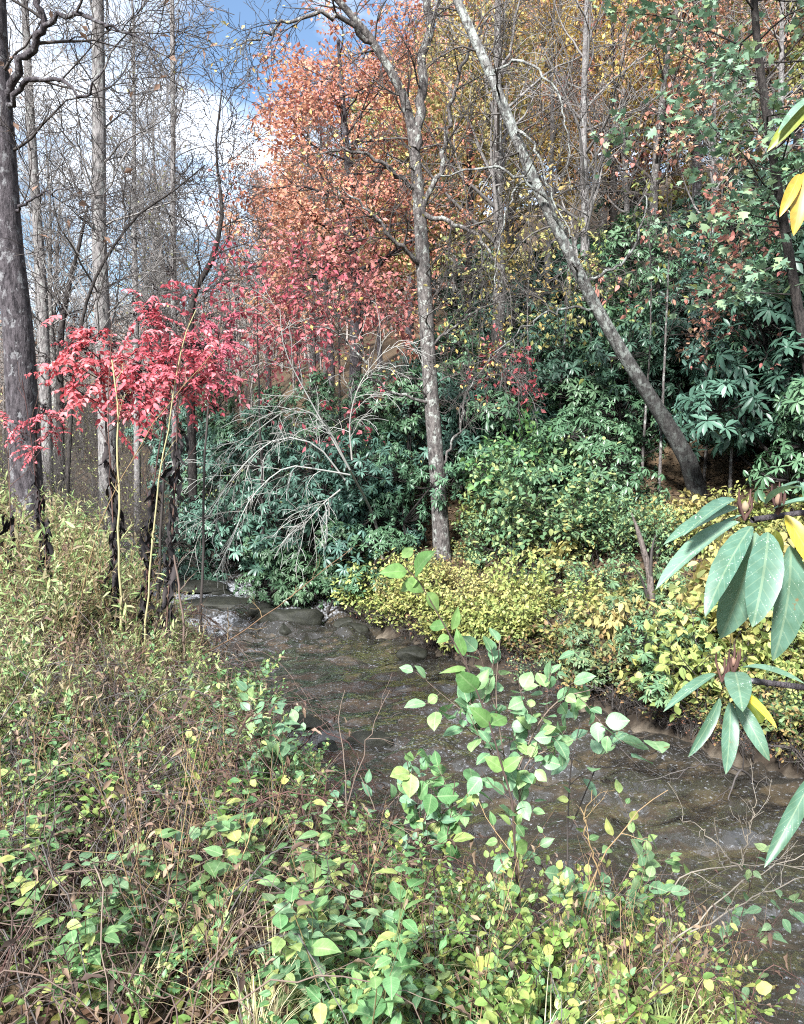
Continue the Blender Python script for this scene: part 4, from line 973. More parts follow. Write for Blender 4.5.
sz = .022 + .07 * RNG.random(n_) ** 3; f3 = np.c_[RNG.uniform(.8, 1.5, n_), RNG.uniform(.7, 1.2, n_), RNG.uniform(.35, .7, n_)] * sz[:, None]
an = RNG.uniform(0, 6.28, n_); V_ = I2[None] * f3[:, None]; V_ = V_ * (1 + .12 * RNG.normal(0, 1, (n_, len(I2), 1)) * .5)
V_ = np.stack([V_[..., 0] * np.cos(an)[:, None] - V_[..., 1] * np.sin(an)[:, None], V_[..., 0] * np.sin(an)[:, None] + V_[..., 1] * np.cos(an)[:, None], V_[..., 2]], -1) + np.c_[x_, Y_, z_ + sz * .15][:, None]
g = Geo(); g.add(V_, [(I2F[None] + (np.arange(n_) * len(I2))[:, None, None]).reshape(-1, 3)], [np.repeat(RNG.random(n_), len(I2F))])
o = g.build('gravel', stem_mat('stream gravel', [(.035, .03, .024), (.08, .068, .054), (.14, .12, .095), (.24, .215, .18), (.06, .052, .045)], .6)); setp(o, 'brown gravel and cobbles on the bed of the stream', 'gravel', kind='stuff')
# ------------------------------------------------------------------ the near bank
H_GREEN = leaf_mat('weed leaf green', [(0.068, 0.150, 0.056), (0.106, 0.218, 0.081), (0.137, 0.262, 0.112), (0.212, 0.312, 0.100), (0.387, 0.387, 0.124)], .45, .3, veins=.6)
H_COOL = leaf_mat('weed leaf cool green', [(0.087, 0.175, 0.100), (0.124, 0.237, 0.137), (0.162, 0.287, 0.162), (0.237, 0.325, 0.124)], .42, .3, veins=.6)
H_LIME = leaf_mat('small lime leaf', [(0.137, 0.237, 0.062), (0.212, 0.325, 0.081), (0.287, 0.374, 0.106), (0.462, 0.425, 0.124)], .5, .38, veins=.2)
H_GOLDROD = leaf_mat('goldenrod leaf', [(.11, .17, .065), (.17, .24, .09), (.25, .31, .12), (.36, .37, .18), (.24, .2, .12), (.16, .12, .08)], .6, .3)
H_BROWN = leaf_mat('withered leaf', [(.04, .026, .02), (.08, .05, .038), (.13, .085, .058), (.2, .14, .095), (.3, .23, .16)], .75, .2)
H_BLACK = leaf_mat('blackened dead leaf', [(.006, .005, .006), (.012, .010, .011), (.026, .02, .02)], .8, .08)
H_RUST = leaf_mat('rusty fallen leaf', [(.08, .045, .03), (.13, .075, .045), (.13, .095, .065), (.22, .14, .08), (.05, .03, .025)], .7, .2)
H_SAP = leaf_mat('alder leaf', [(0.100, 0.200, 0.100), (0.137, 0.262, 0.131), (0.175, 0.300, 0.156), (0.262, 0.362, 0.112)], .42, .32, veins=.9)
H_RH = leaf_mat('near rhododendron leaf', [(.055, .12, .08), (.08, .155, .105), (.115, .195, .135)], .42, .2, veins=.4, spots=.6, spec=.35)
H_RHY = leaf_mat('yellowing rhododendron leaf', [(.5, .33, .03), (.55, .38, .04), (.42, .3, .04)], .4, .3, veins=.3)
H_RHG = leaf_mat('fading rhododendron leaf', [(.2, .24, .04), (.26, .27, .05)], .4, .25, veins=.3)
S_GREEN = stem_mat('green stem', [(.09, .13, .04), (.14, .15, .06), (.12, .08, .04)])
S_PURPLE = stem_mat('purple brown stem', [(.05, .025, .025), (.09, .045, .04), (.12, .08, .06)])
S_YEL = stem_mat('pale yellow stem', [(.26, .25, .12), (.33, .3, .16)])

G_STRAW = leaf_mat('straw grass', [(.3, .25, .14), (.42, .36, .22), (.5, .45, .3), (.24, .18, .10)], .7, .25)
G_GREEN = leaf_mat('fading green grass', [(.14, .2, .07), (.24, .29, .11), (.36, .36, .16)], .6, .3)
def stems(n, h, spread, base=.04, seg=9, wob=.02, lean=0.):
    a = RNG.random(n) * 6.28
    b0 = np.c_[np.cos(a), np.sin(a), np.zeros(n)] * base * RNG.random((n, 1)); b0[:, 2] = -.06
    e = b0 + np.c_[np.cos(a) * spread, np.sin(a) * spread, np.ones(n)] * h * RNG.uniform(.6, 1.08, (n, 1))
    t_ = np.linspace(0, 1, seg)[None, :, None]
    P_ = b0[:, None] * (1 - t_) + e[:, None] * t_
    P_[..., :2] += (t_ ** 2 - t_) * (e - b0)[:, None, :2] * .5
    P_[:, 1:] += np.cumsum(RNG.normal(0, wob * h / seg, P_[:, 1:].shape), 1)
    return P_
def plant_broad(seed, mat, tpl=OVATE_HI, h=.6, n=3, L=.085, name='weed_plant'):
    reseed(seed); o = thing(name, 'x', 'weed', (0, 0, 0))
    P_ = stems(n, h, .28); R_ = np.tile(np.linspace(.0035, .0015, 9), (n, 1))
    B_ = grow(P_, R_, 4, .3, .9, .8, h * .3, 5, .1, .3, .6, .5)
    g = Geo(); tubes(g, P_, R_, 5); tubes(g, *B_, 4); g.build('stem', S_GREEN, o)
    g = Geo(); np_ = 7
    for Q, kk, s0 in ((P_, np_, 1.), (B_[0], 3, .8)):
        for sgn in (1, -1):
            t_ = np.linspace(.25, .98, kk)
            pos, d = along(Q, kk, .25, 1.)
            b_ = len(Q); az = np.tile(np.arange(kk) * 1.57, b_) + RNG.normal(0, .3, b_ * kk)
            side = np.c_[np.cos(az), np.sin(az), np.zeros(b_ * kk)] * sgn
            keep = RNG.random(b_ * kk) < .85
            dd_ = nz(side + d * .35 + RNG.normal(0, .18, side.shape) - [0, 0, .12])
            sz = L * s0 * RNG.uniform(.6, 1.15, b_ * kk)
            leaves(g, tpl, (pos + dd_ * .012)[keep], dd_[keep], nz(RNG.normal(0, .3, dd_.shape) + [0, -.1, 1])[keep], sz[keep], None, RNG.uniform(.9, 1.15, keep.sum()))
    g.build('foliage', mat, o); return o
def plant_lance(seed, mat, h=1.0, n=5, L=.082, name='goldenrod_plant', k=24):
    reseed(seed); o = thing(name, 'x', 'weed', (0, 0, 0))
    P_ = stems(n, h, .18, .07); R_ = np.tile(np.linspace(.004, .0015, 9), (n, 1))
    B_ = grow(P_, R_, 5, .5, .98, .55, h * .22, 5, .1, .3, .6, .5)
    g = Geo(); tubes(g, P_, R_, 4); tubes(g, *B_, 3); g.build('stem', TWIG_TAN, o)
    g = Geo(); twig_leaves(g, LANCE, P_, k, L, .75, .25, .12, wid=1.2); twig_leaves(g, LANCE, B_[0], 8, L * .75, .7, .2, wid=1.1); g.build('foliage', mat, o); return o
def plant_bush(seed, mat, h=.5, n=9, L=.04, tpl=ROUND, k=10, stem=S_PURPLE, name='honeysuckle_bush', cat='shrub', spread=.6):
    reseed(seed); o = thing(name, 'x', cat, (0, 0, 0))
    P_ = stems(n, h, spread, .08); R_ = np.tile(np.linspace(.0032, .0014, 9), (n, 1))
    B_ = grow(P_, R_, 4, .25, .97, .7, h * .4, 6, .14, .2, .7, .5)
    g = Geo(); tubes(g, P_, R_, 4); tubes(g, *B_, 3); g.build('stem', stem, o)
    g = Geo(); twig_leaves(g, tpl, P_, k, L, .8, .05, .3); twig_leaves(g, tpl, B_[0], k - 2, L, .8, .05, .1); g.build('foliage', mat, o); return o
def plant_grass(seed, h=.5, n=40, mat=None, name='grass_tuft'):
    reseed(seed);     a = RNG.random(n) * 6.28; ln = h * RNG.uniform(.5, 1.1, n); sp = RNG.uniform(.15, .7, n)
    t_ = np.linspace(0, 1, 7)
    ctr = np.stack([np.outer(np.cos(a) * sp * ln, t_ ** 1.8), np.outer(np.sin(a) * sp * ln, t_ ** 1.8), np.outer(ln, t_ - .35 * t_ ** 3)], -1)
    ctr[..., :2] += RNG.normal(0, .03, (n, 1, 2))
    wd = np.c_[-np.sin(a), np.cos(a), np.zeros(n)][:, None] * (np.array([.5, .9, 1, .9, .7, .4, .03]) * .0022)[None, :, None]
    v = np.stack([ctr - wd, ctr + wd], 2).reshape(-1, 3); b_ = np.arange(n)[:, None] * 14; j = np.arange(6)[None] * 2
    q = np.stack([b_ + j, b_ + j + 1, b_ + j + 3, b_ + j + 2], -1).reshape(-1, 4)
    g = Geo(); g.add(v, [q], [np.repeat(RNG.random(n), 6)]); o = g.build(name, mat); return setp(o, 'x', 'grass')
def plant_dry(seed, h=1.1, n=4, mat=TWIG_TAN, dead=H_BROWN, keep=.5, L=.05, name='dry_plant', n2=5, spread=.2, cat='dead plant', r0=.0035):
    reseed(seed); o = thing(name, 'x', cat, (0, 0, 0))
    P_ = stems(n, h, spread, .06, wob=.05); R_ = np.tile(np.linspace(r0, r0 * .4, 9), (n, 1))
    B_ = grow(P_, R_, n2, .35, .97, .6, h * .25, 6, .12, .3, .6, .5)
    g = Geo(); tubes(g, P_, R_, 5); tubes(g, *B_, 4); g.build('stem', mat, o)
    g = Geo(); twig_leaves(g, DEAD, B_[0], 3, L, .6, .9, .2, keep=keep); twig_leaves(g, DEAD, P_, 5, L * 1.2, .5, 1., .25, keep=keep); g.build('withered_foliage', dead, o); return o
def plant_tangle(seed, w_=.7, h=.45, n=26, mat=TWIG_RUST):
    reseed(seed); o = thing('bramble_bush', 'x', 'bramble', (0, 0, 0))
    a = RNG.random(n) * 6.28; b0 = RNG.normal(0, w_ * .35, (n, 3)); b0[:, 2] = -.03
    L_ = w_ * RNG.uniform(.6, 1.4, n); hh = h * RNG.uniform(.5, 1.3, n)
    t_ = np.linspace(0, 1, 14)[None, :, None]; d_ = np.c_[np.cos(a), np.sin(a), np.zeros(n)][:, None]
    P_ = b0[:, None] + d_ * t_ * L_[:, None, None] + np.array([0, 0, 1.]) * (4 * t_ * (1 - t_ * .85)) * hh[:, None, None] * .8
    P_[:, 1:] += np.cumsum(RNG.normal(0, .012, P_[:, 1:].shape), 1)
    R_ = np.tile(np.linspace(.0032, .0014, 14), (n, 1)); B_ = grow(P_, R_, 4, .15, .95, .8, w_ * .3, 6, .2, 0, .7, .5)
    g = Geo(); tubes(g, P_, R_, 4); tubes(g, *B_, 3); g.build('cane', mat, o)
    g = Geo(); twig_leaves(g, DEAD, B_[0], 2, .05, .7, .6, keep=.35); g.build('withered_foliage', H_BROWN, o); return o

PR = {'broad': [plant_broad(400 + i, H_GREEN, h=.5 + .1 * i, L=.085) for i in range(3)],
      'cool': [plant_broad(410 + i, H_COOL, h=.55, L=.08) for i in range(2)],
      'gold': [plant_lance(420 + i, H_GOLDROD) for i in range(3)],
      'lime': [plant_bush(430 + i, H_LIME, L=.034, k=11) for i in range(3)],
      'fine': [plant_bush(440 + i, H_GREEN, h=.45, n=10, L=.03, tpl=OVATE, k=12, stem=S_GREEN, name='weed_plant', cat='weed') for i in range(2)],
      'grass': [plant_grass(450, .55, 60, G_GREEN), plant_grass(451, .5, 60, G_STRAW), plant_grass(452, .6, 50, G_STRAW)],
      'dry': [plant_dry(460 + i) for i in range(3)],
      'bramble': [plant_tangle(470), plant_tangle(471, .8, .5, 22, TWIG_GREY), plant_tangle(472, .6, .4, 26, S_PURPLE)]}
PH = {'broad': .6, 'cool': .55, 'gold': 1.0, 'lime': .45, 'fine': .42, 'grass': .5, 'dry': 1.1, 'bramble': .5}
LABG = {'broad': ('broad-leaved green weed in the tangle on the near bank', 'broad-leaved weeds on the near bank'),
        'cool': ('weed with pointed blue-green leaves in the tangle on the near bank', 'blue-green weeds on the near bank'),
        'gold': ('tall yellowing narrow-leaved goldenrod on the weedy bank', 'goldenrod on the weedy bank'),
        'lime': ('low shrub of small lime-green leaves at the edge of the near bank', 'lime-leaved shrubs at the bank edge'),
        'fine': ('small-leaved green weed filling the near bank', 'small-leaved weeds on the near bank'),
        'grass': ('tuft of long drying grass on the near bank', 'grass tufts on the near bank'),
        'dry': ('dry tan stalk with a few withered leaves on the near bank', 'dry stalks on the near bank'),
        'bramble': ('tangle of leafless brown bramble canes on the near bank', 'bramble tangles on the near bank')}
pused = set(); pcount = {}
LIMX = [-60, 0, 60, 120, 180, 230, 270, 300, 350, 400, 450, 520, 600, 650, 700, 760, 830]
LIMY = [462, 470, 490, 515, 600, 670, 725, 775, 835, 870, 885, 890, 900, 925, 955, 985, 1000]
def put(kind, x, y, s=1., lim=True, slack=0., rz=None):
    z = gz(x, y); p = np.array([x, y, z]); h = PH[kind] * s
    if lim:
        px, py, dz_ = pix(np.array([x, y, z + h])); slack = slack * float(np.interp(px, [150, 230, 420, 480], [1, 0, 0, 1]))
        if kind in ('bramble', 'grass', 'gold'): px += 22
        L_ = np.interp(px, LIMX, LIMY) - slack
        if y < 5.05 and px < 250: L_ = max(L_, float(np.interp(y, [2.5, 4., 5.05], [700, 620, 560])) if px < 80 else float(np.interp(y, [2.5, 4., 5.05], [720, 670, 620])) - slack * .5)
        if py < L_:
            need = (L_ - py) / FPX * dz_; s2 = s * (h - need) / h
            if s2 < .4 * s: return None
            s = s2
    pool = PR[kind]; i = pcount.get(kind, 0); pcount[kind] = i + 1; pr = pool[i % len(pool)]
    rz = RNG.uniform(0, 6.28) if rz is None else rz
    lab, gr_ = LABG[kind]
    if pr.name not in pused:
        pused.add(pr.name); place(pr, p, rz, s, lab, gr_); return pr
    return dup(pr, p, rz, s, lab, gr_)
reseed(500)
def lefte(x, y):
    s_, d_, w__ = stream(np.array([x]), np.array([y])); return -s_[0] - w__[0]
def scatter(kind, n, xr, yr, sr, emin=.05, cond=None, lim=True, slack=0.):
    c = 0
    for _ in range(n * 12):
        if c >= n: break
        y = RNG.uniform(*yr); x = RNG.uniform(*xr) * (y if xr[1] < 1.01 and xr[0] > -1.01 else 1)
        if lefte(x, y) < emin: continue
        if cond and not cond(x, y): continue
        if put(kind, x, y, RNG.uniform(*sr), lim, slack): c += 1
# xr as slopes x/y (image columns): -0.51 is the left edge, +0.51 the right edge
scatter('gold', 80, (-.60, -.16), (4.2, 11), (.7, 1.25), .2)
scatter('grass', 24, (-.55, -.1), (3.5, 9), (.7, 1.2), .2)
scatter('fine', 46, (-.6, -.05), (3.0, 8.5), (.7, 1.3), .1)
scatter('bramble', 24, (-.58, -.16), (2.8, 6.0), (.8, 1.2), .25)
scatter('gold', 30, (-.58, -.14), (3.3, 5.6), (.5, .9), .2)
scatter('grass', 26, (-.58, -.14), (3.0, 5.6), (.8, 1.3), .2)
scatter('bramble', 34, (-.55, .34), (1.9, 3.6), (.6, .95), .2)
scatter('dry', 26, (-.58, .02), (2.5, 7.5), (.6, 1.1), .2, slack=40)
scatter('broad', 17, (-.56, .0), (1.75, 3.2), (.5, .9), .2)
scatter('cool', 12, (-.56, .25), (1.8, 3.6), (.5, .85), .2)
scatter('fine', 30, (-.55, .45), (1.8, 3.8), (.55, .95), .05)
scatter('gold', 26, (-.6, -.2), (3.6, 5.2), (.7, 1.1), .2)
scatter('grass', 60, (-.58, -.12), (3.2, 8), (.8, 1.5), .2)
scatter('dry', 22, (-.58, -.2), (3.5, 7), (.6, 1.0), .2)
scatter('lime', 22, (.05, .42), (1.85, 3.7), (.55, 1.0), -.1)
scatter('lime', 5, (-.35, .05), (2.2, 4.5), (.6, 1.0), .1)
scatter('grass', 30, (-.55, .4), (1.8, 3.8), (.5, .9), .1)
scatter('dry', 30, (-.5, .45), (1.9, 3.4), (.4, .75), .1, slack=40)
scatter('gold', 40, (-.8, -.3), (10, 18), (.9, 1.4), .5)
scatter('cool', 14, (-.30, .12), (3.4, 6.5), (.8, 1.2), .02)

# carpet of fallen leaves and seedlings (nobody could count them)
reseed(520)
n_ = 26000; y = RNG.uniform(1.2, 14, n_) ** 1.; x = RNG.uniform(-.75, .6, n_) * y
s_, d_, w__ = stream(x, y); m_ = (-s_ - w__ > .0); x, y = x[m_], y[m_]; z = height(x, y); n_ = len(x)
g = Geo(); leaves(g, OVATE, np.c_[x, y, z + RNG.uniform(.005, .05, n_)], nz(np.c_[RNG.normal(0, 1, (n_, 2)), RNG.normal(0, .3, n_)]), nz(np.c_[RNG.normal(0, .4, (n_, 2)), np.ones(n_)]), RNG.uniform(.03, .065, n_))
o = g.build('leaf_litter', H_RUST); setp(o, 'fallen brown leaves lying under the weeds of the near bank', 'leaf litter', kind='stuff')
n_ = 15000; y = RNG.uniform(1.3, 12, n_); x = RNG.uniform(-.75, .6, n_) * y
s_, d_, w__ = stream(x, y); m_ = (-s_ - w__ > .02); x, y = x[m_], y[m_]; z = height(x, y); n_ = len(x)
g = Geo(); leaves(g, OVATE, np.c_[x, y, z + RNG.uniform(.02, .16, n_) * np.clip(y / 4, .5, 1.5)], nz(np.c_[RNG.normal(0, 1, (n_, 2)), RNG.normal(.2, .4, n_)]), nz(np.c_[RNG.normal(0, .5, (n_, 2)), np.ones(n_)]), RNG.uniform(.025, .055, n_))
o = g.build('undergrowth', H_LIME); setp(o, 'low green seedlings and creeping growth between the weeds', 'ground cover', kind='stuff')
n_ = 45000; y = RNG.uniform(3, 26, n_); x = RNG.uniform(-.1, .75, n_) * y
s_, d_, w__ = stream(x, y); m_ = (s_ - w__ > .15); x, y = x[m_], y[m_]; z = height(x, y); n_ = len(x)
g = Geo(); leaves(g, FAR, np.c_[x, y, z + RNG.uniform(.01, .08, n_)], nz(np.c_[RNG.normal(0, 1, (n_, 2)), RNG.normal(0, .3, n_)]), nz(np.c_[RNG.normal(0, .4, (n_, 2)), np.ones(n_)]), RNG.uniform(.05, .085, n_), None, 1.3)
o = g.build('slope_litter', leaf_mat('old slope leaf', [(.05, .032, .022), (.09, .055, .035), (.12, .08, .05), (.18, .11, .06), (.03, .022, .018)], .8, .1)); setp(o, 'fallen leaves covering the wooded slope beyond the stream', 'leaf litter', kind='stuff')

# ------------------------------------------------------------------ crimson sumacs with blackened stalks below
def compound(g, P_, k, L, nl=7, lm=None, rnd=None):
    """pinnate leaves along branches"""
    pos, d = along(P_, k, .25, 1.); N_ = len(pos)
    rd = nz(d * .5 + RNG.normal(0, .7, (N_, 3)) - [0, 0, .25])
    rn = RNG.random(N_)
    for j in range(nl):
        f = (j + 1) / nl
        q = pos + rd * (L * f) - np.array([0, 0, 1.]) * (L * .35 * f * f)
        sd = nz(np.cross(rd, [0, 0, 1.]) + RNG.normal(0, .1, (N_, 3)))
        for sg in (1, -1):
            leaves(g, OVATE, q, nz(sd * sg + rd * .45 - [0, 0, .35] + RNG.normal(0, .2, (N_, 3))), nz(RNG.normal(0, .35, (N_, 3)) + [0, -.2, 1]), L * .27 * RNG.uniform(.7, 1.2, N_), np.clip(rn + RNG.normal(0, .15, N_), 0, 1), .85)
def sumac(label, base, top, cx, seed, stemr=.014, nl=9, w_=.55, L=.19, k=5, keepz=None):
    reseed(seed)
    b_ = at(*base); b_[2] = gz(b_[0], b_[1]) - .05
    tops = pl(*top)
    o = thing('sumac', label, 'shrub', b_)
    P_ = smooth_poly([b_] + tops, 14)[None]; P_[0, 1:] += np.cumsum(RNG.normal(0, .008, (13, 3)), 0); R_ = np.linspace(stemr, stemr * .45, 14)[None]
    A_ = grow(P_, R_, nl, .76, 1., 1.05, w_, 7, .12, .45, .7, .4, asd=.3)
    B_ = grow(*A_, 3, .3, 1, .6, w_ * .45, 5, .12, .3, .7, .5, flat=.4)
    g = Geo(); tubes(g, P_, R_, 7); tubes(g, *A_, 5); tubes(g, *B_, 4); sto = g.build('stem', TWIG_DARK, o, b_)
    g = Geo(); compound(g, A_[0], k, L); compound(g, B_[0], 2, L * .9); g.build('foliage', L_RED, o, b_)
    e = np.concatenate([A_[0][:, -1], B_[0][:, -1]]); e = e[RNG.random(len(e)) < .5]
    for q in e:                         # dark fruit heads
        g = Geo(); c_ = q + np.c_[RNG.normal(0, .012, 26), RNG.normal(0, .012, 26), RNG.uniform(0, .07, 26)]
        leaves(g, ROUND, c_, nz(RNG.normal(0, 1, (26, 3))), nz(RNG.normal(0, 1, (26, 3))), .016)
        g.build('fruit_head', H_BLACK, sto, b_)
    return o
sumac('broad crimson sumac, the fuller of the pair over the blackened stalks', (150, 680, 5.6), [(160, 510, 5.5), (166, 410, 5.45), (168, 365, 5.4), (172, 340, 5.4)], 170, 601, w_=.36, nl=13, k=4)
sumac('crimson sumac beside the thick rough-barked trunk', (120, 690, 5.5), [(110, 530, 5.6), (100, 420, 5.6), (96, 375, 5.6), (92, 352, 5.6)], 90, 602, w_=.32, nl=11, k=4)
sumac('small crimson sumac sprawling toward the red saplings at the thicket', (200, 640, 6.5), [(206, 490, 6.6), (212, 390, 6.7), (218, 345, 6.8), (224, 315, 6.8)], 220, 603, w_=.2, nl=7, L=.14, k=3)
sumac('sparse low sumac at the foot of the thick rough-barked trunk', (40, 640, 5.8), [(38, 530, 5.8), (34, 440, 5.8), (36, 400, 5.8)], 40, 604, w_=.16, nl=5, L=.13, k=2)

def deadstalk(label, pts, Y, seed, dens=70, t0=.15, t1=.8, L=.11, group='blackened stalks on the weedy bank'):
    reseed(seed); P0 = pl(*[(a, b, Y) for a, b in pts]); P0[0][2] = gz(P0[0][0], P0[0][1]) - .05
    P_ = smooth_poly(P0, 16)[None]; R_ = np.linspace(.008, .003, 16)[None]
    o = thing('dead_plant', label, 'dead plant', P0[0])
    g = Geo(); tubes(g, P_, R_, 6); B_ = grow(P_, R_, 9, .5, 1, .6, .28, 6, .1, .3, .6, .4); tubes(g, *B_, 4); g.build('stem', S_PURPLE, o, P0[0])
    g = Geo(); pos, d = along(P_, int(dens * .95), t0, t1); n_ = len(pos)
    leaves(g, DEAD, pos + RNG.normal(0, .018, (n_, 3)) * [1, 1, .3], nz(RNG.normal(0, .22, (n_, 3)) - [0, 0, 1]), nz(RNG.normal(0, 1, (n_, 3)) * [1, 1, .1]), L * RNG.uniform(.6, 1.4, n_), None, .9)
    g.build('withered_foliage', H_BLACK, o, P0[0]); return o
deadstalk('tall stalk hung with blackened leaves beside the straight pale cane', [(118, 690), (116, 600), (112, 500), (108, 410), (112, 330)], 5.3, 611, 90, .12, .72)
deadstalk('blackened leafy stalk leaning between the pale cane and the dark stalk by the water', [(142, 690), (146, 600), (152, 500), (168, 400), (190, 320)], 5.2, 612, 70, .15, .6)
deadstalk('blackened leafy stalk standing at the water side of the pair', [(162, 700), (168, 600), (174, 500), (178, 410), (182, 330)], 5.2, 613, 80, .2, .75)
deadstalk('short blackened stalk in front of the thick rough-barked trunk', [(60, 670), (50, 580), (38, 500), (30, 430), (22, 380)], 5.4, 614, 60, .2, .7)
deadstalk('dark drooping stalk at the edge of the weeds under the low sumac', [(18, 660), (12, 580), (10, 500), (8, 440)], 5.6, 615, 50, .2, .7)
def cane(label, pts, r0, r1, mat, seed, cat='dead plant', name='cane_plant', twigs=4, tl=.18):
    reseed(seed); P0 = pl(*pts); P0[0] = np.array([P0[0][0], P0[0][1], gz(P0[0][0], P0[0][1]) - .05])
    P_ = smooth_poly(P0, 18)[None]; P_[0, 1:-1] += RNG.normal(0, .004, (16, 3)); R_ = np.linspace(r0, r1, 18)[None]
    o = thing(name, label, cat, P0[0]); g = Geo(); tubes(g, P_, R_, 7, rnd=RNG.random()); g.build('stem', mat, o, P0[0])
    if twigs:
        B_ = grow(P_, R_, twigs, .4, .98, .7, tl, 7, .14, .2, .5, .4); C_ = grow(*B_, 2, .3, 1, .6, tl * .4, 5, .15, .1, .7, .6)
        for q in range(twigs):
            g = Geo(); tubes(g, B_[0][q:q + 1], B_[1][q:q + 1], 5); tubes(g, C_[0][2 * q:2 * q + 2], C_[1][2 * q:2 * q + 2], 4); g.build('twig', mat, o, P0[0])
    return o
cane('straight pale yellow cane rising from the weeds into the sumac', [(121, 680, 5.1), (120, 600, 5.1), (118, 500, 5.1), (117, 410, 5.1), (112, 360, 5.1)], .010, .005, S_YEL, 621)
cane('pale yellow cane leaning through the sumac beside the blackened stalks', [(140, 670, 5.1), (150, 570, 5.1), (160, 480, 5.1), (172, 400, 5.1), (186, 330, 5.1), (196, 310, 5.1)], .008, .003, S_YEL, 622)
cane('rusty red cane standing by the water beyond the blackened stalks', [(186, 690, 5.0), (184, 640, 5.0), (178, 580, 5.0), (174, 555, 5.0)], .010, .006, TWIG_RUST, 623)
cane('long thin pale twig crossing in front of the sumac', [(60, 640, 4.9), (95, 540, 4.9), (150, 430, 4.9), (215, 350, 4.9)], .004, .002, TWIG_TAN, 624, twigs=6)
cane('thin dark cane curving across the bank toward the fallen boulder', [(40, 670, 4.6), (130, 680, 4.8), (230, 640, 5.4), (330, 565, 6.4), (352, 548, 6.6)], .006, .003, TWIG_TAN, 625, twigs=8)

# ------------------------------------------------------------------ leafy saplings standing in front of the water
def leaf_ab(g, tpl, A_, B_, w_, up, rnd=None):
    A_ = np.asarray(A_); B_ = np.asarray(B_); L_ = np.linalg.norm(B_ - A_)
    leaves(g, tpl, A_[None], ((B_ - A_) / L_)[None], np.asarray(up, float)[None], L_, rnd, w_)
def sapl(label, stemsp, r0, seed, L, n_side=5, k=5, t0=.35, tpl=BIGROUND, mat=H_SAP, stem=TWIG_RUST, cat='sapling', name='alder_tree', tl=.22, droop=.15, keep=.9):
    reseed(seed); b_ = at(*stemsp[0][0]); b_[2] = gz(b_[0], b_[1]) - .05
    o = thing(name, label, cat, b_); g = Geo(); fg = Geo()
    for j, sp in enumerate(stemsp):
        P0 = pl(*sp)
        if j == 0: P0[0] = b_
        P_ = smooth_poly(P0, 16)[None]; R_ = np.linspace(r0 * (1 if j == 0 else .7), r0 * .3, 16)[None]
        tubes(g, P_, R_, 7)
        B_ = grow(P_, R_, n_side, t0, .9, .75, tl, 6, .1, .25, .6, .5); tubes(g, *B_, 5)
        for Q, kk in ((P_, k + 3), (B_[0], k)):
            pos, d = along(Q, kk, t0 if Q is P_ else .25); n_ = len(pos); m_ = RNG.random(n_) < keep
            dd_ = nz(d * .5 + RNG.normal(0, .75, (n_, 3)) - [0, 0, droop]); sz = L * RNG.uniform(.55, 1.15, n_)
            pt = pos + dd_ * .015
            leaves(fg, tpl, pt[m_], dd_[m_], nz(RNG.normal(0, .4, (n_, 3)) + [0, -.35, 1])[m_], sz[m_])
            tubes(g, np.stack([pos, pos + dd_ * .016], 1)[m_], np.full((m_.sum(), 2), .0011), 3)
    g.build('stem', stem, o, b_); fg.build('foliage', mat, o, b_); return o
sapl('leafy sapling with large ribbed leaves standing before the water in the middle of the scene', [[(524, 940, 2.75), (518, 860, 2.75), (508, 780, 2.75), (496, 700, 2.75), (500, 640, 2.75)], [(510, 790, 2.75), (535, 730, 2.7), (560, 700, 2.65), (590, 690, 2.6)], [(508, 780, 2.75), (478, 730, 2.75), (468, 700, 2.75)], [(518, 860, 2.75), (520, 790, 2.65), (530, 760, 2.6), (560, 745, 2.6)]],
     .0055, 631, .07, 9, 5, .35, droop=.1, keep=.8)
reseed(632)
b_ = at(525, 950, 2.6); b_[2] = gz(b_[0], b_[1]) - .05
o = thing('alder_tree', 'slim sapling arching over the stream with lime leaves along its bowed tip', 'sapling', b_)
sq = [b_] + [at(x_, y_, 2.5) for x_, y_ in ((515, 850), (512, 800), (503, 770), (490, 725), (477, 692), (465, 662), (447, 630), (430, 600), (418, 580), (404, 566))]
g = Geo(); tubes(g, smooth_poly(sq, 24)[None], np.linspace(.006, .0016, 24)[None], 7); g.build('stem', TWIG_RUST, o, b_)
g = Geo()
for ax, ay, bx_, by_, w_ in [(407, 571, 381, 571, 1.), (405, 580, 425, 592, 1.1), (415, 574, 425, 550, .7), (402, 558, 415, 545, .8), (427, 592, 441, 612, .9), (447, 626, 424, 625, .6), (449, 636, 437, 641, 1.1), (452, 630, 461, 606, .7), (464, 656, 455, 630, .75), (466, 668, 441, 671, .4), (477, 690, 456, 673, 1.2), (476, 690, 488, 668, .9),
                            (490, 725, 473, 708, 1.), (490, 725, 508, 712, 1.1), (503, 770, 486, 756, 1.2), (503, 770, 520, 757, 1.), (515, 850, 532, 842, .9), (418, 580, 396, 590, .8)]:
    leaf_ab(g, OVATE_HI, at(ax, ay, 2.5), at(bx_, by_, 2.5 + RNG.normal(0, .05)), w_, (RNG.normal(0, .3), -.8, .5), RNG.random())
g.build('foliage', leaf_mat('lime sapling leaf', [(.10, .19, .06), (.15, .25, .07), (.2, .29, .09)], .45, .4, veins=.35), o, b_)
sapl('bushy green sapling at the water\'s edge beside the large-leaved sapling', [[(440, 930, 3.0), (432, 860, 3.0), (415, 800, 3.0), (405, 750, 3.0)], [(436, 890, 3.0), (450, 820, 2.9), (455, 780, 2.9)]], .005, 633, .085, 5, 5, .35, mat=H_GREEN)
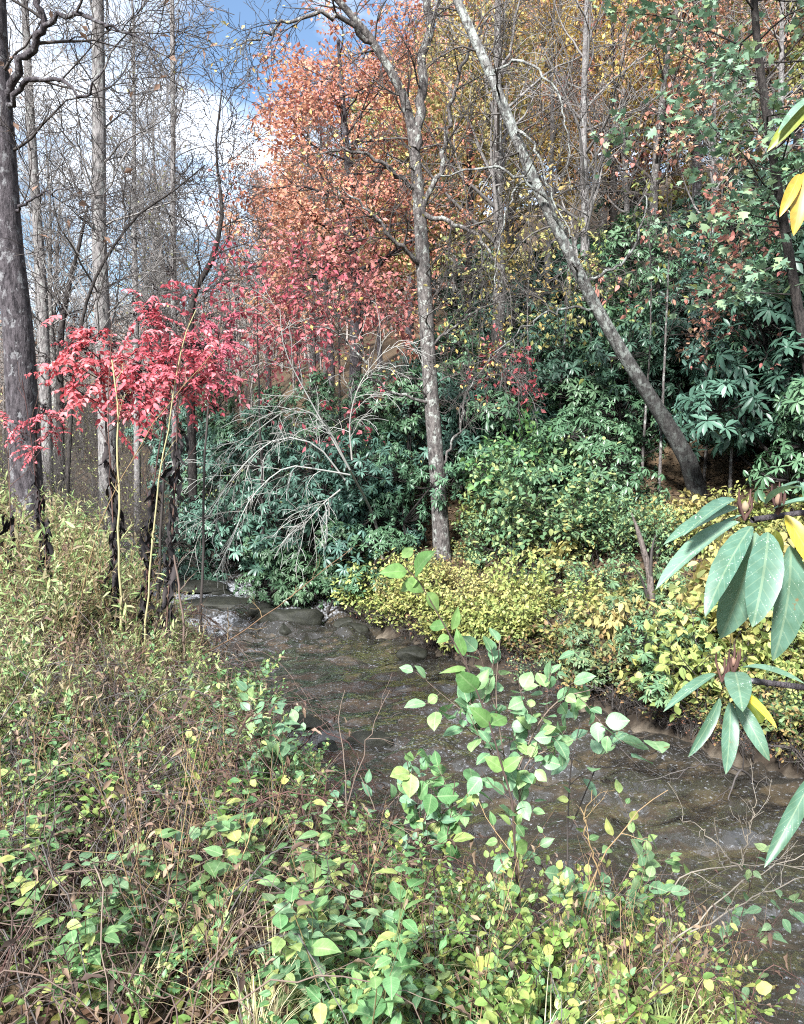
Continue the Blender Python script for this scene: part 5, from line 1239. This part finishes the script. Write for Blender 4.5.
sapl('dark-stemmed sapling with few hanging leaves beyond the large-leaved sapling', [[(570, 900, 3.0), (568, 820, 3.0), (574, 750, 3.0), (588, 720, 3.0), (640, 768, 2.9)], [(570, 830, 3.0), (600, 760, 2.9), (620, 740, 2.9)]], .005, 634, .10, 3, 2, .55, stem=TWIG_DARK, mat=H_COOL, keep=.6)
sapl('leafy shoot with blue-green leaves on the weedy bank by the riffle', [[(300, 860, 3.4), (292, 790, 3.4), (280, 740, 3.4), (285, 705, 3.4)], [(295, 800, 3.4), (262, 750, 3.4), (250, 715, 3.4)]], .004, 635, .075, 5, 5, .3, tpl=OVATE_HI, mat=H_COOL)
sapl('young leafy shoot low at the end of the bank beside the bare twigs', [[(715, 1040, 2.6), (722, 960, 2.6), (740, 920, 2.6), (760, 850, 2.6)], [(722, 970, 2.6), (760, 940, 2.6), (790, 900, 2.6)]], .004, 636, .06, 3, 4, .4, tpl=OVATE_HI, mat=H_COOL)
sapl('leafy green shoot among the low lime shrubs at the bank edge', [[(600, 1000, 2.5), (590, 930, 2.5), (575, 900, 2.5), (560, 870, 2.5)], [(595, 950, 2.5), (630, 900, 2.5), (650, 880, 2.5)]], .004, 637, .06, 4, 5, .3, tpl=ROUND, mat=H_COOL)

sapl('pale-stemmed straight sapling with small leaves between the bushy sapling and the large-leaved one', [[(522, 950, 2.6), (519, 890, 2.6), (514, 840, 2.6), (512, 800, 2.6)]], .006, 638, .05, 5, 5, .3, tpl=OVATE_HI, mat=H_GREEN, stem=TWIG_TAN)
sapl('low leafy sapling spreading over the riffle beside the rusty twigs', [[(395, 930, 2.9), (385, 860, 2.9), (375, 810, 2.9), (360, 775, 2.9)], [(390, 890, 2.9), (420, 830, 2.9), (432, 790, 2.9)]], .004, 639, .06, 6, 5, .25, tpl=OVATE_HI, mat=H_COOL)
sapl('thin-leaved green shoot arching beside the dark-stemmed sapling', [[(620, 960, 2.7), (610, 890, 2.7), (585, 840, 2.7), (570, 815, 2.7)], [(612, 900, 2.7), (640, 850, 2.7)]], .0035, 640, .055, 5, 4, .3, tpl=OVATE_HI, mat=H_GREEN)

# bare twigs before the water
TWIG_MUTE = stem_mat('grey tan twigs', [(.16, .14, .115), (.25, .225, .19), (.2, .17, .13)])
def bare(label, lines, seed, r0=.006, mat=TWIG_PALE, tl=.13, nt=5, name='bare_shrub', leaf=0):
    reseed(seed); b_ = at(*lines[0][0]); b_[2] = gz(b_[0], b_[1]) - .03
    o = thing(name, label, 'bare shrub', b_)
    for j, ln in enumerate(lines):
        P0 = pl(*ln); g = Geo()
        if j == 0: P0[0] = b_
        P_ = smooth_poly(P0, 16)[None]; P_[0, 1:-1] += RNG.normal(0, .006, (14, 3)); R_ = np.linspace(r0 * (1 if j == 0 else .75), r0 * .3, 16)[None]
        tubes(g, P_, R_, 6); B_ = grow(P_, R_, nt, .2, .98, .8, tl, 7, .16, .15, .7, .5); C_ = grow(*B_, 3, .2, 1, .7, tl * .45, 5, .18, .1, .7, .6)
        tubes(g, *B_, 4); tubes(g, *C_, 3); g.build('stem' if j == 0 else 'branch', mat, o, b_)
    return o
bare('pale bare shrub with forked twigs spreading over the brown water', [[(655, 1000, 2.5), (650, 960, 2.5), (690, 930, 2.5), (745, 880, 2.6), (830, 840, 2.7)], [(650, 960, 2.5), (680, 880, 2.5), (742, 866, 2.5), (815, 866, 2.5)], [(742, 866, 2.5), (750, 830, 2.5), (757, 800, 2.5)], [(742, 870, 2.5), (700, 828, 2.45), (680, 818, 2.4)], [(690, 932, 2.5), (740, 905, 2.5), (790, 880, 2.5), (830, 875, 2.6)]], 641, .0042, TWIG_MUTE)
bare('thin bare twig bending over the water from the lime-leaved shrubs', [[(560, 960, 2.4), (590, 890, 2.4), (640, 812, 2.4), (668, 790, 2.4)], [(600, 875, 2.4), (585, 830, 2.4), (592, 790, 2.4)]], 642, .004, TWIG_TAN, .1, 3)
bare('spindly grey-brown twigs rising from the bank near the middle of the riffle', [[(330, 900, 2.9), (345, 800, 2.9), (338, 720, 2.9), (345, 690, 2.9)], [(345, 810, 2.9), (375, 720, 2.9), (390, 690, 2.9)], [(335, 870, 2.9), (285, 790, 2.8), (245, 740, 2.8)]], 643, .0035, TWIG_RUST, .12, 4)
bare('thick dark dead limb lying slanted across the weeds of the near bank', [[(185, 925, 2.5), (250, 895, 2.6), (320, 865, 2.8), (400, 835, 3.0), (440, 815, 3.1)]], 644, .011, TWIG_DARK, .2, 6)
bare('long tan dead stem lying across the lime-leaved growth', [[(150, 985, 2.1), (230, 950, 2.2), (290, 930, 2.3), (340, 890, 2.4)], [(200, 1020, 2.0), (230, 900, 2.1), (255, 820, 2.3)]], 645, .0045, TWIG_TAN, .12, 4)
bare('dead branch hanging in the stream from the undercut far bank', [[(760, 745, 6.9), (742, 770, 6.6), (728, 800, 6.4), (722, 812, 6.3)], [(742, 770, 6.6), (700, 765, 6.5), (672, 782, 6.5)]], 646, .014, TWIG_GREY, .5, 4)

# ------------------------------------------------------------------ rhododendron boughs close to the camera
UPN = np.array([0, -.5, .85])
def near_rhodo(label, lines, lv, buds, seed, group=None):
    reseed(seed); b_ = np.asarray(lines[0][0], float)
    o = thing('rhododendron', label, 'shrub', b_)
    g = Geo()
    for j, P0 in enumerate(lines):
        P_ = smooth_poly(P0, 14)[None]; tubes(g, P_, np.linspace(.009 if j == 0 else .006, .0045, 14)[None], 8)
    g.build('stem', BARK_BROWN, o, b_)
    byc = {}
    for (ax, ay, aY, bx, by, bY, wd, m) in lv:
        A_, B_ = at(ax, ay, aY), at(bx, by, bY); d_ = B_ - A_
        if abs(d_[2]) > .6 * np.linalg.norm(d_): up = np.array([RNG.normal(0, .25), -1, .35 * (1 if by > ay else -1)])
        else: up = np.array([RNG.normal(0, .15), -.45, .9])
        leaf_ab(byc.setdefault(m, Geo()), RHODO_HI, A_, B_, wd, up, RNG.random())
    for m, gg in byc.items(): gg.build({'g': 'foliage', 'y': 'yellow_leaf', 'f': 'fading_leaf'}[m], {'g': H_RH, 'y': H_RHY, 'f': H_RHG}[m], o, b_)
    for (x_, y_, Y_, hh, rr_) in buds:
        g = Geo(); ck = Geo()
        p_ = at(x_, y_, Y_); t_ = np.linspace(0, 1, 9); prof = np.sin(np.pi * np.clip(t_ * .9 + .1, 0, 1)) ** .8
        tubes(g, np.stack([p_ + [0, 0, hh * a_] for a_ in t_])[None], (rr_ * np.maximum(prof, .05))[None], 8)
        for q in range(6):          # dead calyx stalks
            a_ = RNG.uniform(0, 6.28); e_ = p_ + [math.cos(a_) * .009, math.sin(a_) * .009, RNG.uniform(.0, .02)]
            tubes(ck, np.stack([p_ - [0, 0, .012], e_, e_ + [0, 0, .014]])[None], np.array([[.0016, .002, .0008]]), 5)
        bo = g.build('bud', stem_mat('pink brown bud', [(.2, .12, .09), (.28, .27, .16)]), o, b_); ck.build('seed_stalk', stem_mat('dark seed stalk', [(.05, .025, .025), (.09, .05, .04)]), bo, b_)
    return o
bx0 = np.array([1.15, .95, gz(1.15, .95)])
near_rhodo('rhododendron bough with long hanging leaves high over the water, close at hand', [[bx0, np.array([1.05, 1.1, 2.2]), at(840, 545, 1.15), at(790, 530, 1.12), at(752, 520, 1.1)], [at(840, 545, 1.15), at(815, 500, 1.13), at(800, 480, 1.1)]],
  [(738, 508, 1.1, 676, 519, 1.02, .4, 'g'), (740, 522, 1.1, 661, 553, 1.0, .42, 'g'), (736, 500, 1.1, 694, 507, 1.0, .38, 'g'), (742, 515, 1.1, 698, 533, 1.1, .35, 'g'), (752, 526, 1.09, 703, 590, 1.0, .62, 'g'), (768, 532, 1.08, 764, 614, 1.0, 1.0, 'g'), (756, 532, 1.1, 731, 642, 1.08, .95, 'g'),
   (765, 505, 1.1, 797, 468, 1.02, .45, 'g'), (772, 510, 1.1, 830, 485, 1.05, .45, 'g'), (785, 515, 1.1, 822, 566, 1.05, .85, 'y'), (790, 545, 1.1, 796, 660, 1.05, .9, 'g'), (806, 560, 1.12, 786, 640, 1.1, .7, 'f'), (776, 530, 1.1, 768, 580, 1.15, .9, 'f'), (800, 482, 1.1, 760, 492, 1.15, .6, 'g'), (800, 482, 1.1, 835, 515, 1.05, .7, 'g'), (800, 560, 1.15, 835, 650, 1.1, .9, 'g')],
  [(745, 512, 1.1, .016, .0055), (778, 506, 1.1, .018, .005)], 651)
near_rhodo('lower rhododendron bough with a drooping rosette and one yellowing leaf, close at hand', [[bx0 + [.1, 0, 0], np.array([1.15, 1.1, 1.9]), at(850, 705, 1.2), at(800, 690, 1.16), at(745, 680, 1.12)]],
  [(716, 674, 1.12, 672, 693, 1.05, .36, 'g'), (742, 668, 1.12, 793, 664, 1.03, .32, 'g'), (720, 698, 1.1, 699, 754, 1.05, .5, 'g'), (730, 702, 1.1, 732, 768, 1.04, .68, 'g'), (735, 698, 1.1, 769, 756, 1.04, .68, 'g'), (735, 690, 1.1, 777, 714, 1.03, .5, 'y'), (745, 692, 1.12, 768, 728, 1.12, 1.0, 'f'), (735, 672, 1.12, 741, 688, 1.02, .9, 'g'), (742, 694, 1.12, 755, 735, 1.16, 1., 'g')],
  [(733, 666, 1.12, .013, .0045), (722, 674, 1.12, .012, .003)], 652)
near_rhodo('single long rhododendron leaf drooping in over the water at the picture\'s edge', [[bx0 + [-.1, .1, 0], np.array([1.0, 1.15, 2.0]), at(830, 760, 1.2), at(815, 770, 1.15)]], [(815, 772, 1.15, 776, 853, 1.05, .42, 'g'), (818, 775, 1.15, 850, 840, 1.1, .7, 'g')], [(816, 768, 1.15, .014, .006)], 653)
near_rhodo('high rhododendron tip with two yellow leaves hanging against the dark slope', [[bx0 + [.2, .1, 0], np.array([1.15, 1.25, 2.6]), np.array([1.08, 1.5, 3.3]), at(840, 165, 1.6), at(812, 168, 1.55)]], [(805, 172, 1.55, 798, 222, 1.5, .75, 'y'), (800, 174, 1.55, 786, 204, 1.5, .65, 'y'), (815, 100, 1.55, 777, 134, 1.5, .6, 'f'), (820, 95, 1.55, 778, 112, 1.5, .45, 'g'), (812, 105, 1.55, 790, 125, 1.6, .6, 'f')], [(812, 168, 1.55, .014, .006)], 654)
# prototypes that were only copied with other leaves are not part of the place
for o in [o for o in scene.objects if o.parent is None and o.get('label') == 'x']:
    for c_ in list(o.children): bpy.data.objects.remove(c_)
    bpy.data.objects.remove(o)
# ------------------------------------------------------------------ every member of a group gets the label of its own place
bpy.context.view_layer.update()
ONES = 'first second third fourth fifth sixth seventh eighth ninth tenth eleventh twelfth thirteenth fourteenth fifteenth sixteenth seventeenth eighteenth nineteenth twentieth'.split()
def ordinal(n):
    return ONES[n] if n < 20 else ['twenty', 'thirty', 'forty'][(n + 1) // 10 - 2] + '-' + ONES[n % 10] if (n + 1) % 10 else ['twentieth', 'thirtieth', 'fortieth'][(n + 1) // 10 - 2]
def own_labels(group, base, tiers, lm, rev=False):
    mem = [o for o in scene.objects if o.parent is None and o.get('group') == group]
    info = []
    for o in mem:
        px, py, dz = pix(np.array(o.location) + [0, 0, .4])
        if -30 < px < 834: info.append((o, float(px), float(o.location[1])))
    info.sort(key=lambda q: q[2]); n = len(info); T = len(tiers)
    for i in range(T):
        part = sorted(info[i * n // T:(i + 1) * n // T], key=lambda q: -q[1] if rev else q[1])
        for j, (o, px, Y) in enumerate(part):
            tr_ = f' {tiers[i]}' if tiers[i] else ''
            o['label'] = f'{base}{tr_}, {ordinal(j)} from {lm}'
            assert len(o['label'].split()) <= 16, o['label']
own_labels(GA, 'rhododendron in the thicket at the bend', ['low over the water', 'in the middle', 'at the back'], 'the sumac')
own_labels(GB, 'rhododendron on the dark slope', ['at its foot', 'in the second rank', 'in the third rank', 'in the fourth rank', 'high at the back'], 'the forked tree')
for kd, base in (('yellow', 'golden yellow shrub'), ('ygreen', 'yellow-green shrub'), ('green', 'soft green leafy shrub'), ('big', 'shrub with large yellow leaves'), ('mix', 'tangled brownish-green shrub'), ('low', 'low mixed shrub'), ('tangle', 'leafless twig tangle')):
    own_labels(GL[kd][1], base, ['by the water', 'a step up the far bank', 'higher on the far bank'], 'the rock ledge')
for cn in {v[1] for v in PAL.values()}: own_labels(f'{cn} trees on the wooded slope', f'{cn} autumn tree', ['low on the wooded slope', 'high on the wooded slope'], 'the sky gap')
own_labels('almost leafless trees on the wooded slope', 'thin almost leafless tree in the woods on the slope', [''], 'the forked tree')
own_labels('bare trees beyond the weedy bank', 'bare grey-brown tree', ['just beyond the weedy bank', 'in the second rank beyond the bank', 'far beyond the bank', 'farthest beyond the bank'], 'the rough-barked tree')
own_labels('bare twiggy shrubs', 'bare grey twiggy shrub', ['standing in front', 'standing midway', 'standing far back'], 'the rough-barked tree')
own_labels('young rhododendrons on the far bank', 'small pale-leaved young rhododendron tuft low on the far bank', [''], 'the forked tree')
own_labels('broad-leaved weeds on the near bank', 'broad-leaved green weed on the near bank', ['in front', 'farther in'], 'the rough-barked tree')
own_labels('blue-green weeds on the near bank', 'weed with pointed blue-green leaves', ['in front', 'in the middle', 'farther in'], 'the rough-barked tree')
own_labels('lime-leaved shrubs at the bank edge', 'low lime-leaved shrub at the bank edge', ['in front', 'farther in'], 'the rough-barked tree')
own_labels('stones along the stream edges', 'wet dark stone at the edge of the stream', ['close by', 'upstream'], 'the weedy bank')
own_labels('submerged stones in the stream', 'small stone just under the rippled water', ['close by', 'upstream'], 'the weedy bank')
